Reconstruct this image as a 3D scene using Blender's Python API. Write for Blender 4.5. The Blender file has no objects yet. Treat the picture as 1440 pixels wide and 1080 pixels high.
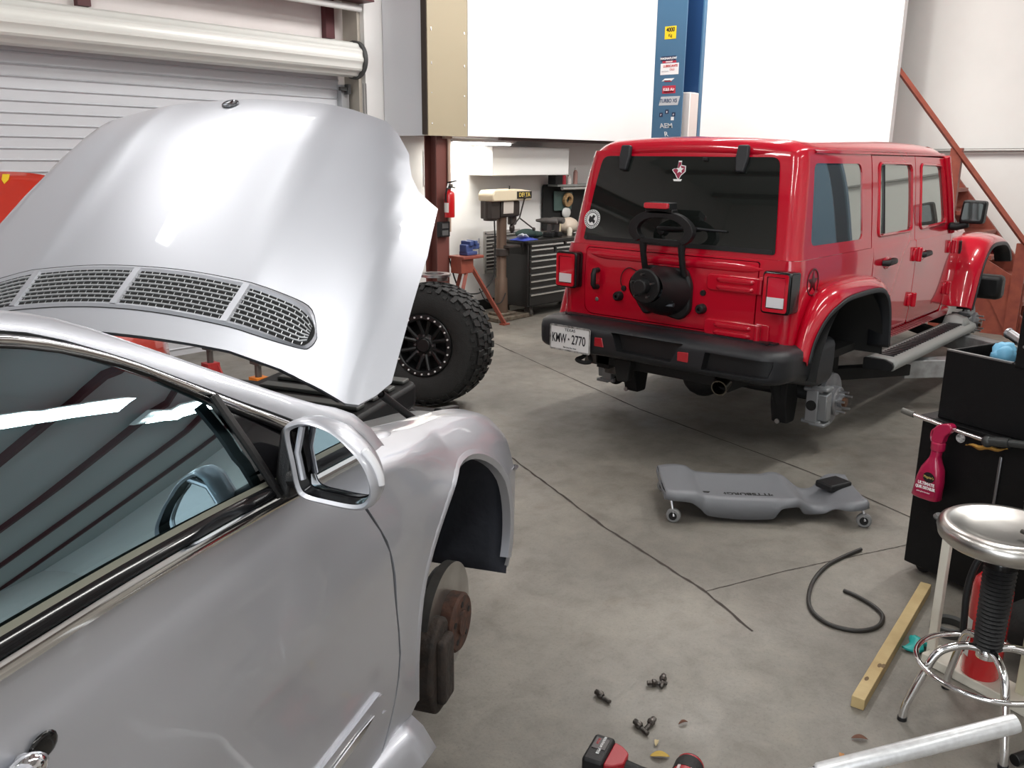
import bpy, bmesh, math, random
from mathutils import Vector, Matrix, Euler
from mathutils.geometry import delaunay_2d_cdt
PI = math.pi
rnd = random.Random(7)
scn = bpy.context.scene
COL = scn.collection

# ------------------------------------------------------------------ camera, world, exposure
EYE = Vector((0, 0, 1.73)); PITCH, ROLL, HEAD = .25387, -.01065, .71906
fw = Vector((math.cos(HEAD)*math.cos(PITCH), math.sin(HEAD)*math.cos(PITCH), -math.sin(PITCH)))
rt = Vector((math.sin(HEAD), -math.cos(HEAD), 0)); dn = fw.cross(rt)
rt2 = math.cos(ROLL)*rt + math.sin(ROLL)*dn; dn2 = -math.sin(ROLL)*rt + math.cos(ROLL)*dn
cam_data = bpy.data.cameras.new('camera'); cam = bpy.data.objects.new('camera', cam_data); COL.objects.link(cam)
cam_data.sensor_width = 36; cam_data.lens = 36*1225/1440; cam_data.clip_start = .02
cam.matrix_world = Matrix(((rt2.x, -dn2.x, -fw.x, EYE.x), (rt2.y, -dn2.y, -fw.y, EYE.y), (rt2.z, -dn2.z, -fw.z, EYE.z), (0, 0, 0, 1)))
scn.camera = cam
scn.view_settings.view_transform = 'Standard'; scn.view_settings.look = 'None'
scn.view_settings.gamma = 1; scn.view_settings.use_curve_mapping = False
scn.view_settings.exposure = 0.0
scn.cycles.max_bounces = 8; scn.cycles.diffuse_bounces = 4; scn.cycles.glossy_bounces = 4
scn.cycles.transmission_bounces = 6; scn.cycles.transparent_max_bounces = 8
scn.cycles.caustics_reflective = False; scn.cycles.caustics_refractive = False
scn.cycles.sample_clamp_indirect = 6
world = bpy.data.worlds.new('sky'); scn.world = world; world.use_nodes = True
bgn = world.node_tree.nodes['Background']; bgn.inputs[0].default_value = (.93, .97, 1, 1); bgn.inputs[1].default_value = 2.2

def area_light(name, loc, rot, size, energy, col=(1, .98, .95)):
    l = bpy.data.lights.new(name, 'AREA'); l.shape = 'RECTANGLE'; l.size, l.size_y = size; l.energy = energy; l.color = col
    o = bpy.data.objects.new(name, l); o.location = loc; o.rotation_euler = rot; COL.objects.link(o); return o
# daylight through the open bay behind the camera, ceiling tubes, tube under the mezzanine
area_light('bay_daylight', (-3.9, -.6, 2.0), (0, -PI/2, 0), (3.4, 4.2), 125, (.92, .96, 1))
FIX = [(4.0, .9), (1.2, 4.4), (6.6, 3.2), (7.2, .6), (.2, -.9), (3.6, -2.2), (-.9, 1.9)]  # last one added behind the camera to brighten the raised hood
FPOW = [46, 45, 110, 90, 35, 40, 70]
for (fx, fy), e in zip(FIX, FPOW):
    area_light('tube_light', (fx, fy, 4.52), (0, 0, 0), (2.4, .22), e, (1, .99, .95))
# added fill lights without fixtures, to whiten the mezzanine walls
area_light('wall_fill_light', (6.4, 4.0, 4.5), (math.radians(52), 0, 0), (2.2, .4), 78, (1, .99, .985))
area_light('wall_fill_light', (8.2, 3.6, 4.5), (math.radians(40), 0, math.radians(-55)), (1.6, .4), 58, (1, .97, .90))
area_light('under_loft_light', (7.15, 6.72, 1.84), (math.radians(12), 0, 0), (.9, .08), 20, (1, .97, .88))

# ------------------------------------------------------------------ materials
MATS = {}
def mat(name, col, rough=.5, metal=0, coat=0, emit=0, noise=None, bump=0, bscale=60, ior=1.5, spec=None, trans=0):
    if name in MATS: return MATS[name]
    m = bpy.data.materials.new(name); m.use_nodes = True; nt = m.node_tree; b = nt.nodes['Principled BSDF']
    b.inputs['Base Color'].default_value = (*col, 1); b.inputs['Roughness'].default_value = rough; b.inputs['Metallic'].default_value = metal
    b.inputs['IOR'].default_value = ior
    if spec is not None: b.inputs['Specular IOR Level'].default_value = spec
    if coat: b.inputs['Coat Weight'].default_value = coat; b.inputs['Coat Roughness'].default_value = .03
    if trans: b.inputs['Transmission Weight'].default_value = trans
    if emit: b.inputs['Emission Color'].default_value = (*col, 1); b.inputs['Emission Strength'].default_value = emit
    if noise or bump:
        tc = nt.nodes.new('ShaderNodeTexCoord')
        nz = nt.nodes.new('ShaderNodeTexNoise'); nt.links.new(tc.outputs['Object'], nz.inputs['Vector'])
        nz.inputs['Detail'].default_value = 6
    if noise:
        c2, sc = noise; nz.inputs['Scale'].default_value = sc
        rp = nt.nodes.new('ShaderNodeValToRGB'); rp.color_ramp.elements[0].position = .35; rp.color_ramp.elements[1].position = .68
        rp.color_ramp.elements[0].color = (*col, 1); rp.color_ramp.elements[1].color = (*c2, 1)
        nt.links.new(nz.outputs['Fac'], rp.inputs['Fac']); nt.links.new(rp.outputs['Color'], b.inputs['Base Color'])
    if bump:
        n2 = nt.nodes.new('ShaderNodeTexNoise'); n2.inputs['Scale'].default_value = bscale; nt.links.new(tc.outputs['Object'], n2.inputs['Vector'])
        bp = nt.nodes.new('ShaderNodeBump'); bp.inputs['Strength'].default_value = bump; bp.inputs['Distance'].default_value = .01
        nt.links.new(n2.outputs['Fac'], bp.inputs['Height']); nt.links.new(bp.outputs['Normal'], b.inputs['Normal'])
    MATS[name] = m; return m

def glass_mat(name, tint, refl=1.6, rough=.0, gcol=(.86, .97, 1)):
    m = bpy.data.materials.new(name); m.use_nodes = True; nt = m.node_tree; nt.nodes.clear()
    out = nt.nodes.new('ShaderNodeOutputMaterial'); mx = nt.nodes.new('ShaderNodeMixShader')
    fr = nt.nodes.new('ShaderNodeFresnel'); fr.inputs['IOR'].default_value = refl
    tr = nt.nodes.new('ShaderNodeBsdfTransparent'); tr.inputs['Color'].default_value = (*tint, 1)
    gl = nt.nodes.new('ShaderNodeBsdfGlossy'); gl.inputs['Roughness'].default_value = rough; gl.inputs['Color'].default_value = (*gcol, 1)
    nt.links.new(fr.outputs[0], mx.inputs[0]); nt.links.new(tr.outputs[0], mx.inputs[1]); nt.links.new(gl.outputs[0], mx.inputs[2])
    nt.links.new(mx.outputs[0], out.inputs['Surface']); return m

SILVER = mat('silver_paint', (.51, .522, .57), .40, .60, coat=.7)
RED = mat('red_paint', (.50, .0012, .018), .25, .0, coat=1.0, spec=.3)
BLACKP = mat('black_plastic', (.010, .010, .011), .45, spec=.35, bump=.15, bscale=400)
GREYP = mat('dark_grey_plastic', (.017, .018, .021), .42, spec=.4, bump=.15, bscale=400)
GLOSSK = mat('gloss_black', (.006, .006, .007), .12)
RUBBER = mat('rubber', (.012, .012, .012), .7, bump=.3, bscale=90)
CHROME = mat('chrome', (.85, .85, .86), .08, 1)
STEEL = mat('steel', (.55, .55, .56), .3, 1, noise=((.42, .42, .44), 30))
ALU = mat('aluminium', (.62, .63, .65), .35, .9)
CASTIRON = mat('cast_iron', (.16, .16, .17), .55, .7, noise=((.10, .095, .09), 25), bump=.2)
RUST = mat('rusty_iron', (.10, .045, .03), .75, .3, noise=((.045, .03, .025), 40), bump=.3)
WHITE = mat('white_paint', (.82, .82, .80), .45)
LINER = mat('wheel_liner', (.034, .038, .052), .7, bump=.4, bscale=25)
BLACKM = mat('matt_black', (.008, .008, .008), .8)
REDOX = mat('red_oxide_steel', (.30, .075, .045), .5, noise=((.22, .05, .035), 12))
MAROON = mat('maroon_steel', (.09, .018, .022), .5)
REDLENS = mat('red_lens', (.55, .005, .02), .1, coat=1)
WLENS = mat('clear_lens', (.75, .75, .78), .15, coat=1)

# ------------------------------------------------------------------ mesh builder
def cr(pts, n=8, closed=False):
    P = [Vector(p) for p in pts]; out = []; N = len(P)
    segs = N if closed else N-1
    for i in range(segs):
        if closed: a, b, c, d = P[(i-1) % N], P[i], P[(i+1) % N], P[(i+2) % N]
        else: a, b, c, d = P[max(i-1, 0)], P[i], P[i+1], P[min(i+2, N-1)]
        for k in range(n):
            t = k/n
            out.append(.5*((2*b)+(c-a)*t+(2*a-5*b+4*c-d)*t*t+(3*b-a-3*c+d)*t**3))
    if not closed: out.append(P[-1].copy())
    return out
def rr(pts, r, n=5):
    """round the corners of a closed 2-D polygon"""
    out = []; N = len(pts)
    for i in range(N):
        p = Vector(pts[i]); a = Vector(pts[i-1]); b = Vector(pts[(i+1) % N])
        ri = r[i] if isinstance(r, (list, tuple)) else r
        d = min(ri, (a-p).length*.49, (b-p).length*.49)
        if d < 1e-6: out.append(tuple(p)); continue
        p0 = p+(a-p).normalized()*d; p1 = p+(b-p).normalized()*d
        for k in range(n+1):
            t = k/n; q = p0*(1-t)**2+p*2*t*(1-t)+p1*t*t; out.append(tuple(q))
    return out
def resamp(pts, n):
    P = [Vector(p) for p in pts]; L = [0]
    for a, b in zip(P, P[1:]): L.append(L[-1]+(b-a).length)
    out = []; j = 0
    for i in range(n):
        s = L[-1]*i/(n-1)
        while j < len(L)-2 and L[j+1] < s: j += 1
        d = L[j+1]-L[j]; t = 0 if d < 1e-9 else (s-L[j])/d
        out.append(P[j].lerp(P[j+1], min(1, t)))
    return out
def interp(x, xs, ys):
    if x <= xs[0]: return ys[0]
    for i in range(len(xs)-1):
        if x <= xs[i+1]: return ys[i]+(ys[i+1]-ys[i])*(x-xs[i])/(xs[i+1]-xs[i])
    return ys[-1]
def smooth_interp(x, xs, ys):
    if x <= xs[0]: return ys[0]
    if x >= xs[-1]: return ys[-1]
    for i in range(len(xs)-1):
        if x <= xs[i+1]:
            h = xs[i+1]-xs[i]; t = (x-xs[i])/h
            m0 = (ys[i+1]-ys[i-1])/(xs[i+1]-xs[i-1])*h if i > 0 else (ys[i+1]-ys[i])
            m1 = (ys[i+2]-ys[i])/(xs[i+2]-xs[i])*h if i+2 < len(xs) else (ys[i+1]-ys[i])
            return (2*t**3-3*t*t+1)*ys[i]+(t**3-2*t*t+t)*m0+(-2*t**3+3*t*t)*ys[i+1]+(t**3-t*t)*m1
def inside(p, poly):
    x, y = p; c = False; j = len(poly)-1
    for i in range(len(poly)):
        xi, yi = poly[i][0], poly[i][1]; xj, yj = poly[j][0], poly[j][1]
        if (yi > y) != (yj > y) and x < (xj-xi)*(y-yi)/(yj-yi)+xi: c = not c
        j = i
    return c
def segdist(p, poly):
    best = 9e9; px, py = p
    for i in range(len(poly)):
        ax, ay = poly[i-1][0], poly[i-1][1]; bx, by = poly[i][0], poly[i][1]
        dx, dy = bx-ax, by-ay; L = dx*dx+dy*dy
        t = 0 if L < 1e-14 else max(0, min(1, ((px-ax)*dx+(py-ay)*dy)/L))
        d = (ax+t*dx-px)**2+(ay+t*dy-py)**2
        if d < best: best = d
    return math.sqrt(best)
def densify(poly, step):
    out = []
    for i in range(len(poly)):
        a = Vector(poly[i-1][:2]); b = Vector(poly[i][:2]); n = max(1, int(math.ceil((b-a).length/step)))
        if (b-a).length < 1e-6: continue
        for k in range(n): out.append(a.lerp(b, k/n))
    return out
class MB:
    def __init__(s): s.v = []; s.f = []; s.m = []; s.pan = []
    def add(s, v, f, m=0):
        o = len(s.v); s.v += [tuple(p) for p in v]; s.f += [tuple(i+o for i in q) for q in f]; s.m += [m]*len(f); return s
    def box(s, c, d, rot=None, m=0):
        c = Vector(c); R = Euler(rot).to_matrix() if rot else Matrix.Identity(3); h = [x/2 for x in d]
        v = [c+R @ Vector((h[0]*a, h[1]*b, h[2]*e)) for a in (-1, 1) for b in (-1, 1) for e in (-1, 1)]
        return s.add(v, [(0, 1, 3, 2), (4, 6, 7, 5), (0, 4, 5, 1), (2, 3, 7, 6), (0, 2, 6, 4), (1, 5, 7, 3)], m)
    def tube(s, pts, r, n=10, closed=False, caps=True, m=0, flat=1):
        P = [Vector(p) for p in pts]; N = len(P); R = r if isinstance(r, (list, tuple)) else [r]*N
        T = []
        for i in range(N):
            a = P[i-1] if (i > 0 or closed) else P[i]; b = P[(i+1) % N] if (i < N-1 or closed) else P[i]
            T.append((b-a).normalized())
        up = Vector((0, 0, 1)) if abs(T[0].z) < .9 else Vector((1, 0, 0))
        nv = (up-T[0]*up.dot(T[0])).normalized(); v = []
        for i in range(N):
            nv = (nv-T[i]*nv.dot(T[i])).normalized(); bv = T[i].cross(nv)
            for k in range(n):
                a = 2*PI*k/n; v.append(P[i]+(nv*math.cos(a)*flat+bv*math.sin(a))*R[i])
        f = []
        for i in range(N if closed else N-1):
            for k in range(n):
                j = (i+1) % N; f.append((i*n+k, i*n+(k+1) % n, j*n+(k+1) % n, j*n+k))
        if caps and not closed: f.append(tuple(range(n-1, -1, -1))); f.append(tuple((N-1)*n+k for k in range(n)))
        return s.add(v, f, m)
    def cyl(s, a, b, r, r1=None, n=24, m=0, caps=True): return s.tube([a, b], [r, r if r1 is None else r1], n, caps=caps, m=m)
    def lathe(s, prof, c=(0, 0, 0), axis=(0, 0, 1), n=32, m=0, ang=2*PI, close=False):
        """prof: list of (radius, height along axis)"""
        c = Vector(c); ax = Vector(axis).normalized(); u = ax.orthogonal().normalized(); w = ax.cross(u)
        full = abs(ang-2*PI) < 1e-6; K = n if full else n+1; v = []; f = []
        for r, h in prof:
            for k in range(K):
                a = ang*k/n; v.append(c+ax*h+(u*math.cos(a)+w*math.sin(a))*max(r, 1e-5))
        M = len(prof)
        for i in range(M if close else M-1):
            j = (i+1) % M
            for k in range(n): f.append((i*K+k, i*K+(k+1) % K, j*K+(k+1) % K, j*K+k))
        return s.add(v, f, m)
    def grid(s, rows, m=0, closeu=False, flip=False):
        n = len(rows[0]); v = [p for r in rows for p in r]; f = []
        for i in range(len(rows)-1):
            for k in range(n if closeu else n-1):
                q = (i*n+k, i*n+(k+1) % n, (i+1)*n+(k+1) % n, (i+1)*n+k); f.append(q[::-1] if flip else q)
        return s.add(v, f, m)
    def prism(s, poly, o, ux, uy, depth, m=0):
        """extrude a 2-D polygon lying in the plane (o, ux, uy) by the vector depth"""
        o = Vector(o); ux = Vector(ux); uy = Vector(uy); d = Vector(depth); n = len(poly)
        a = [o+ux*p[0]+uy*p[1] for p in poly]; v = a+[p+d for p in a]
        f = [tuple(range(n-1, -1, -1)), tuple(range(n, 2*n))]+[(i, (i+1) % n, n+(i+1) % n, n+i) for i in range(n)]
        if ux.cross(uy).dot(d) < 0: f = [q[::-1] for q in f]
        return s.add(v, f, m)
    def panel(s, outer, holes, mapf, step, m=0, flip=False):
        O = densify(outer, step); H = [densify(h, step) for h in holes]
        pts = list(O); edges = [(i, (i+1) % len(O)) for i in range(len(O))]
        for h in H:
            b = len(pts); pts += h; edges += [(b+i, b+(i+1) % len(h)) for i in range(len(h))]
        xs = [p[0] for p in O]; ys = [p[1] for p in O]
        nx = int((max(xs)-min(xs))/step)+1; ny = int((max(ys)-min(ys))/step)+1
        for i in range(1, nx+1):
            for j in range(1, ny+1):
                q = (min(xs)+i*step, min(ys)+j*step)
                if inside(q, O) and not any(inside(q, h) for h in H) and segdist(q, O) > .45*step and all(segdist(q, h) > .45*step for h in H):
                    pts.append(Vector(q))
        V, _, F, *_ = delaunay_2d_cdt([Vector(p[:2]) for p in pts], edges, [], 0, 1e-7)
        F2 = []
        for t in F:
            t = tuple(t); c = (sum(V[i][0] for i in t)/len(t), sum(V[i][1] for i in t)/len(t))
            if inside(c, O) and not any(inside(c, h) for h in H):
                q = [V[i] for i in t]; ar = sum(q[i-1][0]*q[i][1]-q[i][0]*q[i-1][1] for i in range(len(q)))
                F2.append(t[::-1] if (ar < 0) != flip else t)
        h = step*.04; N = []
        for p in V:     # true surface normals, so the shading does not follow the triangulation
            a = Vector(mapf(p[0]+h, p[1]))-Vector(mapf(p[0]-h, p[1])); b = Vector(mapf(p[0], p[1]+h))-Vector(mapf(p[0], p[1]-h))
            n = a.cross(b); n = n.normalized() if n.length > 1e-14 else Vector((0, 0, 1)); N.append(-n if flip else n)
        s.pan.append((len(s.v), len(s.f), N))
        return s.add([mapf(p[0], p[1]) for p in V], F2, m)
    def ball(s, c, r, n=16, m=0, rot=None, squash=None):
        c = Vector(c); r = (r, r, r) if not isinstance(r, (tuple, list)) else r
        R = Euler(rot).to_matrix() if rot else Matrix.Identity(3); rows = []
        k = n//2
        for i in range(k+1):
            a = PI*i/k; z = -math.cos(a); q = max(math.sin(a), 1e-4)
            row = []
            for j in range(n):
                b = 2*PI*j/n; d = Vector((q*math.cos(b)*r[0], q*math.sin(b)*r[1], z*r[2]))
                if squash: d = squash(d)
                row.append(c+R @ d)
            rows.append(row)
        return s.grid(rows, m, closeu=True)
    def build(s, name, mats, parent=None, ang=38, bevel=0, seg=2, solid=0, sub=0, smooth=True, off=-1):
        cn = None
        if s.pan and s.pan[0][:2] == (0, 0) and sum(len(p[2]) for p in s.pan) == len(s.v):
            N = [n for p in s.pan for n in p[2]]; nv, nf = len(s.v), len(s.f); cn = [[N[i] for i in f] for f in s.f]
            if solid:
                use = {}
                for f in s.f:
                    for i in range(len(f)): use[(f[i-1], f[i])] = 1
                s.v += [tuple(Vector(p)-n*solid) for p, n in zip(s.v[:nv], N)]
                for f in list(s.f): s.f.append(tuple(i+nv for i in f[::-1])); cn.append([-N[i] for i in f[::-1]])
                for (a, b) in use:
                    if (b, a) not in use:
                        q = (b, a, a+nv, b+nv); s.f.append(q); P = [Vector(s.v[i]) for i in q]; n = (P[1]-P[0]).cross(P[3]-P[0])
                        cn.append([n.normalized() if n.length > 0 else Vector((0, 0, 1))]*4)
                s.m += [s.m[0]]*(len(s.f)-nf); solid = 0
        me = bpy.data.meshes.new(name); me.from_pydata(s.v, [], s.f)
        if not isinstance(mats, (list, tuple)): mats = [mats]
        for x in mats: me.materials.append(x)
        me.polygons.foreach_set('material_index', s.m)
        if cn:
            me.polygons.foreach_set('use_smooth', [True]*len(me.polygons)); me.update()
            me.normals_split_custom_set([n for f in cn for n in f])
        else:
            bm = bmesh.new(); bm.from_mesh(me); bmesh.ops.remove_doubles(bm, verts=bm.verts, dist=1e-5)
            bm.to_mesh(me); bm.free()
        if smooth and not cn:
            me.polygons.foreach_set('use_smooth', [True]*len(me.polygons)); me.set_sharp_from_angle(angle=math.radians(ang))
        me.update()
        o = bpy.data.objects.new(name, me); COL.objects.link(o); o.parent = parent
        if solid:
            d = o.modifiers.new('solid', 'SOLIDIFY'); d.thickness = solid; d.offset = off
        if bevel:
            d = o.modifiers.new('bevel', 'BEVEL'); d.width = bevel; d.segments = seg; d.limit_method = 'ANGLE'; d.angle_limit = math.radians(40)
        if sub:
            d = o.modifiers.new('sub', 'SUBSURF'); d.levels = sub; d.render_levels = sub
        return o
def thing(name, label, cat, loc=(0, 0, 0), rotz=0, group=None, rot=None):
    o = bpy.data.objects.new(name, None); COL.objects.link(o); o.location = loc
    o.rotation_euler = rot if rot else (0, 0, rotz); o['label'] = label; o['category'] = cat; o.empty_display_size = .1
    if group: o['group'] = group
    return o
def tag(o, label, cat, group=None, kind=None):
    if label: o['label'] = label
    if cat: o['category'] = cat
    if group: o['group'] = group
    if kind: o['kind'] = kind
    return o
def struct(o, label=None):
    o['kind'] = 'structure'
    if label: o['label'] = label
    return o
def lab(o, s): o['label'] = s; return o
def dup(root, label=None, group=None, loc=None, rot=None):
    r = root.copy(); COL.objects.link(r)
    if loc is not None: r.location = loc
    if rot is not None: r.rotation_euler = rot
    if label: r['label'] = label
    if group: r['group'] = group
    for ch in list(root.children):
        c = ch.copy(); COL.objects.link(c); c.parent = r
        for g in list(ch.children):
            d = g.copy(); COL.objects.link(d); d.parent = c
    return r
def text(body, size, o, ux, uy, material, parent, name='lettering', depth=.0006, align='CENTER', sx=1.0, bold=0):
    """flat lettering in the plane at o with reading direction ux and up uy"""
    cu = bpy.data.curves.new('t', 'FONT'); cu.body = body; cu.size = size; cu.align_x = align; cu.align_y = 'CENTER'; cu.extrude = depth; cu.offset = bold
    t = bpy.data.objects.new('t', cu); COL.objects.link(t)
    me = bpy.data.meshes.new_from_object(t.evaluated_get(bpy.context.evaluated_depsgraph_get()))
    bpy.data.objects.remove(t); bpy.data.curves.remove(cu)
    ux = Vector(ux).normalized(); uy = Vector(uy).normalized(); nz = ux.cross(uy)
    M = Matrix(((ux.x*sx, uy.x, nz.x, o[0]), (ux.y*sx, uy.y, nz.y, o[1]), (ux.z*sx, uy.z, nz.z, o[2]), (0, 0, 0, 1)))
    me.transform(M); me.materials.clear(); me.materials.append(material); me.name = name
    ob = bpy.data.objects.new(name, me); COL.objects.link(ob); ob.parent = parent; return ob
def arc2(cx, cy, rx, ry, a0, a1, n):
    return [(cx+rx*math.cos(math.radians(a0+(a1-a0)*k/n)), cy+ry*math.sin(math.radians(a0+(a1-a0)*k/n))) for k in range(n+1)]
def circ(cx, cy, r, n=24, ry=None): return arc2(cx, cy, r, ry or r, 0, 360-360/n, n-1)
def star5(cx, cy, r, r2=None, a0=90):
    r2 = r2 or r*.4; return [(cx+(r if k % 2 == 0 else r2)*math.cos(math.radians(a0+36*k)), cy+(r if k % 2 == 0 else r2)*math.sin(math.radians(a0+36*k))) for k in range(10)]
# ------------------------------------------------------------------ the room
def floor_material():
    m = bpy.data.materials.new('concrete_floor'); m.use_nodes = True; nt = m.node_tree; L = nt.links.new; b = nt.nodes['Principled BSDF']
    tc = nt.nodes.new('ShaderNodeTexCoord')
    def noise(sc, det=8, rough=.6, dist=0):
        n = nt.nodes.new('ShaderNodeTexNoise'); n.inputs['Scale'].default_value = sc; n.inputs['Detail'].default_value = det
        n.inputs['Roughness'].default_value = rough; n.inputs['Distortion'].default_value = dist; L(tc.outputs['Object'], n.inputs['Vector']); return n
    def ramp(src, stops):
        r = nt.nodes.new('ShaderNodeValToRGB'); e = r.color_ramp.elements
        while len(e) < len(stops): e.new(.5)
        for el, (p, c) in zip(e, stops): el.position = p; el.color = (*c, 1)
        L(src, r.inputs['Fac']); return r
    def mix(kind, fac, a, c):
        x = nt.nodes.new('ShaderNodeMix'); x.data_type = 'RGBA'; x.blend_type = kind
        if isinstance(fac, float): x.inputs[0].default_value = fac
        else: L(fac, x.inputs[0])
        L(a, x.inputs[6]); L(c, x.inputs[7]); return x.outputs[2]
    big = ramp(noise(.9, 4, .5, .4).outputs['Fac'], [(.30, (.160, .147, .128)), (.5, (.214, .198, .173)), (.70, (.280, .258, .224))])
    med = ramp(noise(7, 10, .7, .3).outputs['Fac'], [(.30, (.72, .70, .68)), (.5, (.92, .92, .92)), (.65, (1.05, 1.04, 1.02))])
    fine = ramp(noise(90, 6, .8).outputs['Fac'], [(.30, (.55, .55, .55)), (.48, (1, 1, 1))])
    st = ramp(noise(1.7, 5, .6, 1.2).outputs['Fac'], [(.62, (1, 1, 1)), (.70, (.86, .82, .79)), (.80, (.74, .70, .67))])
    sp = nt.nodes.new('ShaderNodeTexVoronoi'); sp.inputs['Scale'].default_value = 26; L(tc.outputs['Object'], sp.inputs['Vector'])
    spk = ramp(sp.outputs['Distance'], [(.02, (.35, .30, .28)), (.05, (1, 1, 1))])
    c = mix('MULTIPLY', 1.0, big.outputs[0], med.outputs[0]); c = mix('MULTIPLY', .7, c, fine.outputs[0])
    c = mix('MULTIPLY', .8, c, st.outputs[0]); c = mix('MULTIPLY', .6, c, spk.outputs[0])
    L(c, b.inputs['Base Color'])
    rg = ramp(noise(2.5, 6).outputs['Fac'], [(.35, (.38, .38, .38)), (.65, (.62, .62, .62))]); L(rg.outputs[0], b.inputs['Roughness'])
    bp = nt.nodes.new('ShaderNodeBump'); bp.inputs['Strength'].default_value = .12; bp.inputs['Distance'].default_value = .01
    L(noise(40, 8).outputs['Fac'], bp.inputs['Height']); L(bp.outputs[0], b.inputs['Normal'])
    return m
WALLM = mat('painted_wall', (.86, .85, .83), .6, noise=((.80, .79, .77), 1.3))
LOFTM = mat('loft_board', (.90, .89, .89), .5, noise=((.86, .85, .85), .8))
TANM = mat('tan_trim', (.37, .315, .215), .5)
BEIGEM = mat('beige_panel', (.46, .42, .36), .5)
PINKM = mat('liner_panel', (.78, .72, .70), .5, noise=((.72, .66, .64), 2))
CEILM = mat('ceiling_liner', (.56, .59, .59), .7)
JOINT = mat('floor_joint', (.045, .035, .03), .9)
def wall(name, c, d, m):
    return struct(MB().box(c, d).build(name, m, smooth=False))
fl = MB().box((3.3, 1.5, -.05), (15.4, 11.5, .1)).build('floor', floor_material(), smooth=False); struct(fl)
wall('ceiling', (3.3, 1.5, 4.85), (15.4, 11.5, .1), CEILM)
for k in range(9): wall('trim_purlin', (-3.4+1.6*k, 1.5, 4.74), (.08, 11.4, .12), MAROON)
wall('wall_left', (.69, 7.3, 2.4), (10.1, .1, 4.8), PINKM)
wall('wall_back', (8.37, 7.0, 2.4), (5.26, .1, 4.8), WALLM)
wall('wall_end', (11.02, 1.5, 2.4), (.1, 11.5, 4.8), WALLM)
wall('wall_right', (3.3, -4.0, 2.4), (15.4, .1, 4.8), WALLM)
wall('trim_added_dark_band', (3.3, -3.94, .55), (15.3, .02, 1.1), mat('added_dark_band', (.16, .13, .11), .6))  # unseen dark band, added to darken reflections in the car glass
wall('wall_rear', (-4.3, 4.6, 2.4), (.1, 5.3, 4.8), WALLM)
wall('wall_rear', (-4.3, -3.4, 2.4), (.1, 1.2, 4.8), WALLM)
wall('wall_rear', (-4.3, -.4, 4.2), (.1, 4.8, 1.2), WALLM)
# saw-cut joints and cracks of the slab, inlaid just proud of the concrete
def joint(name, pts, w):
    rows = [[], []]
    P = resamp(pts, 60)
    for i, p in enumerate(P):
        t = (P[min(i+1, 59)]-P[max(i-1, 0)]).normalized(); n = Vector((-t.y, t.x, 0))
        j = rnd.uniform(.55, 1.25); k = rnd.uniform(-1, 1)*w*.25
        rows[0].append(p+n*(w/2*j+k)+Vector((0, 0, .0015))); rows[1].append(p-n*(w/2*j-k)+Vector((0, 0, .0015)))
    struct(MB().grid(rows).build(name, JOINT, smooth=False))
joint('trim_1', [(6.35, 6.2, 0), (6.14, 5.71, 0), (5.51, 4.21, 0), (5.1, 3.24, 0), (4.68, 1.81, 0), (4.2, .74, 0)], .012)
joint('trim_2', [(3.9, 3.65, 0), (3.72, 3.28, 0), (3.25, 2.24, 0), (3.0, 1.55, 0), (2.84, 1.26, 0)], .012)
joint('trim_3', [(3.0, 1.55, 0), (3.39, 1.39, 0), (3.75, 1.22, 0), (4.1, 1.05, 0)], .005)

# mezzanine: facade, return wall, side board, soffit
wall('wall_loft_facade', (8.17, 6.35, 3.37), (3.36, .1, 2.86), LOFTM)
wall('wall_loft_return', (9.9, 4.87, 3.36), (.1, 3.06, 2.9), LOFTM)
wall('wall_loft_side', (5.99, 6.66, 3.365), (.06, .56, 2.87), mat('loft_side_board', (.74, .75, .78), .5))
wall('trim_loft_corner', (6.215, 6.325, 3.37), (.53, .05, 2.88), TANM)
wall('trim_loft_gap', (5.955, 6.345, 3.37), (.022, .07, 2.86), mat('gap_dark', (.06, .045, .035), .8))
wall('wall_loft_soffit', (7.93, 6.66, 1.955), (3.82, .55, .03), mat('soffit', (.10, .05, .05), .6))
wall('wall_left_pier', (5.83, 7.12, 2.4), (.25, .22, 4.8), BEIGEM)
sc = MB()
for z in (2.05, 2.32, 2.6, 2.9, 3.2):
    for x in (6.0, 6.44): sc.cyl((x, 6.298, z+rnd.uniform(-.03, .03)), (x, 6.302, z), .006, n=8)
struct(sc.build('trim_loft_screws', STEEL))
# baseboard, steel column, eave beam, girts
wall('baseboard_back', (8.4, 6.935, .06), (5.2, .03, .12), BLACKM)
b = MB(); b.box((6.225, 6.40, .97), (.17, .012, 1.94)); b.box((6.225, 6.56, .97), (.17, .012, 1.94)); b.box((6.225, 6.48, .97), (.012, .16, 1.94)); b.box((6.225, 6.48, .006), (.24, .24, .012))
struct(b.build('trim_steel_column', mat('column_paint', (.16, .055, .045), .5)))
b = MB(); b.box((2.0, 6.9, 3.14), (7.5, .20, .015)); b.box((2.0, 6.9, 3.42), (7.5, .20, .015)); b.box((2.0, 6.9, 3.28), (7.5, .012, .28))
struct(b.build('trim_eave_beam', MAROON))
struct(MB().cyl((-1, 6.95, 3.08), (5.7, 6.95, 3.08), .03).build('trim_beam_pipe', WHITE))
for x in (3.21, 5.52):
    b = MB(); b.box((x, 7.215, 3.15), (.10, .07, .66)); struct(b.build('trim_girt_post', MAROON))

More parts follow.
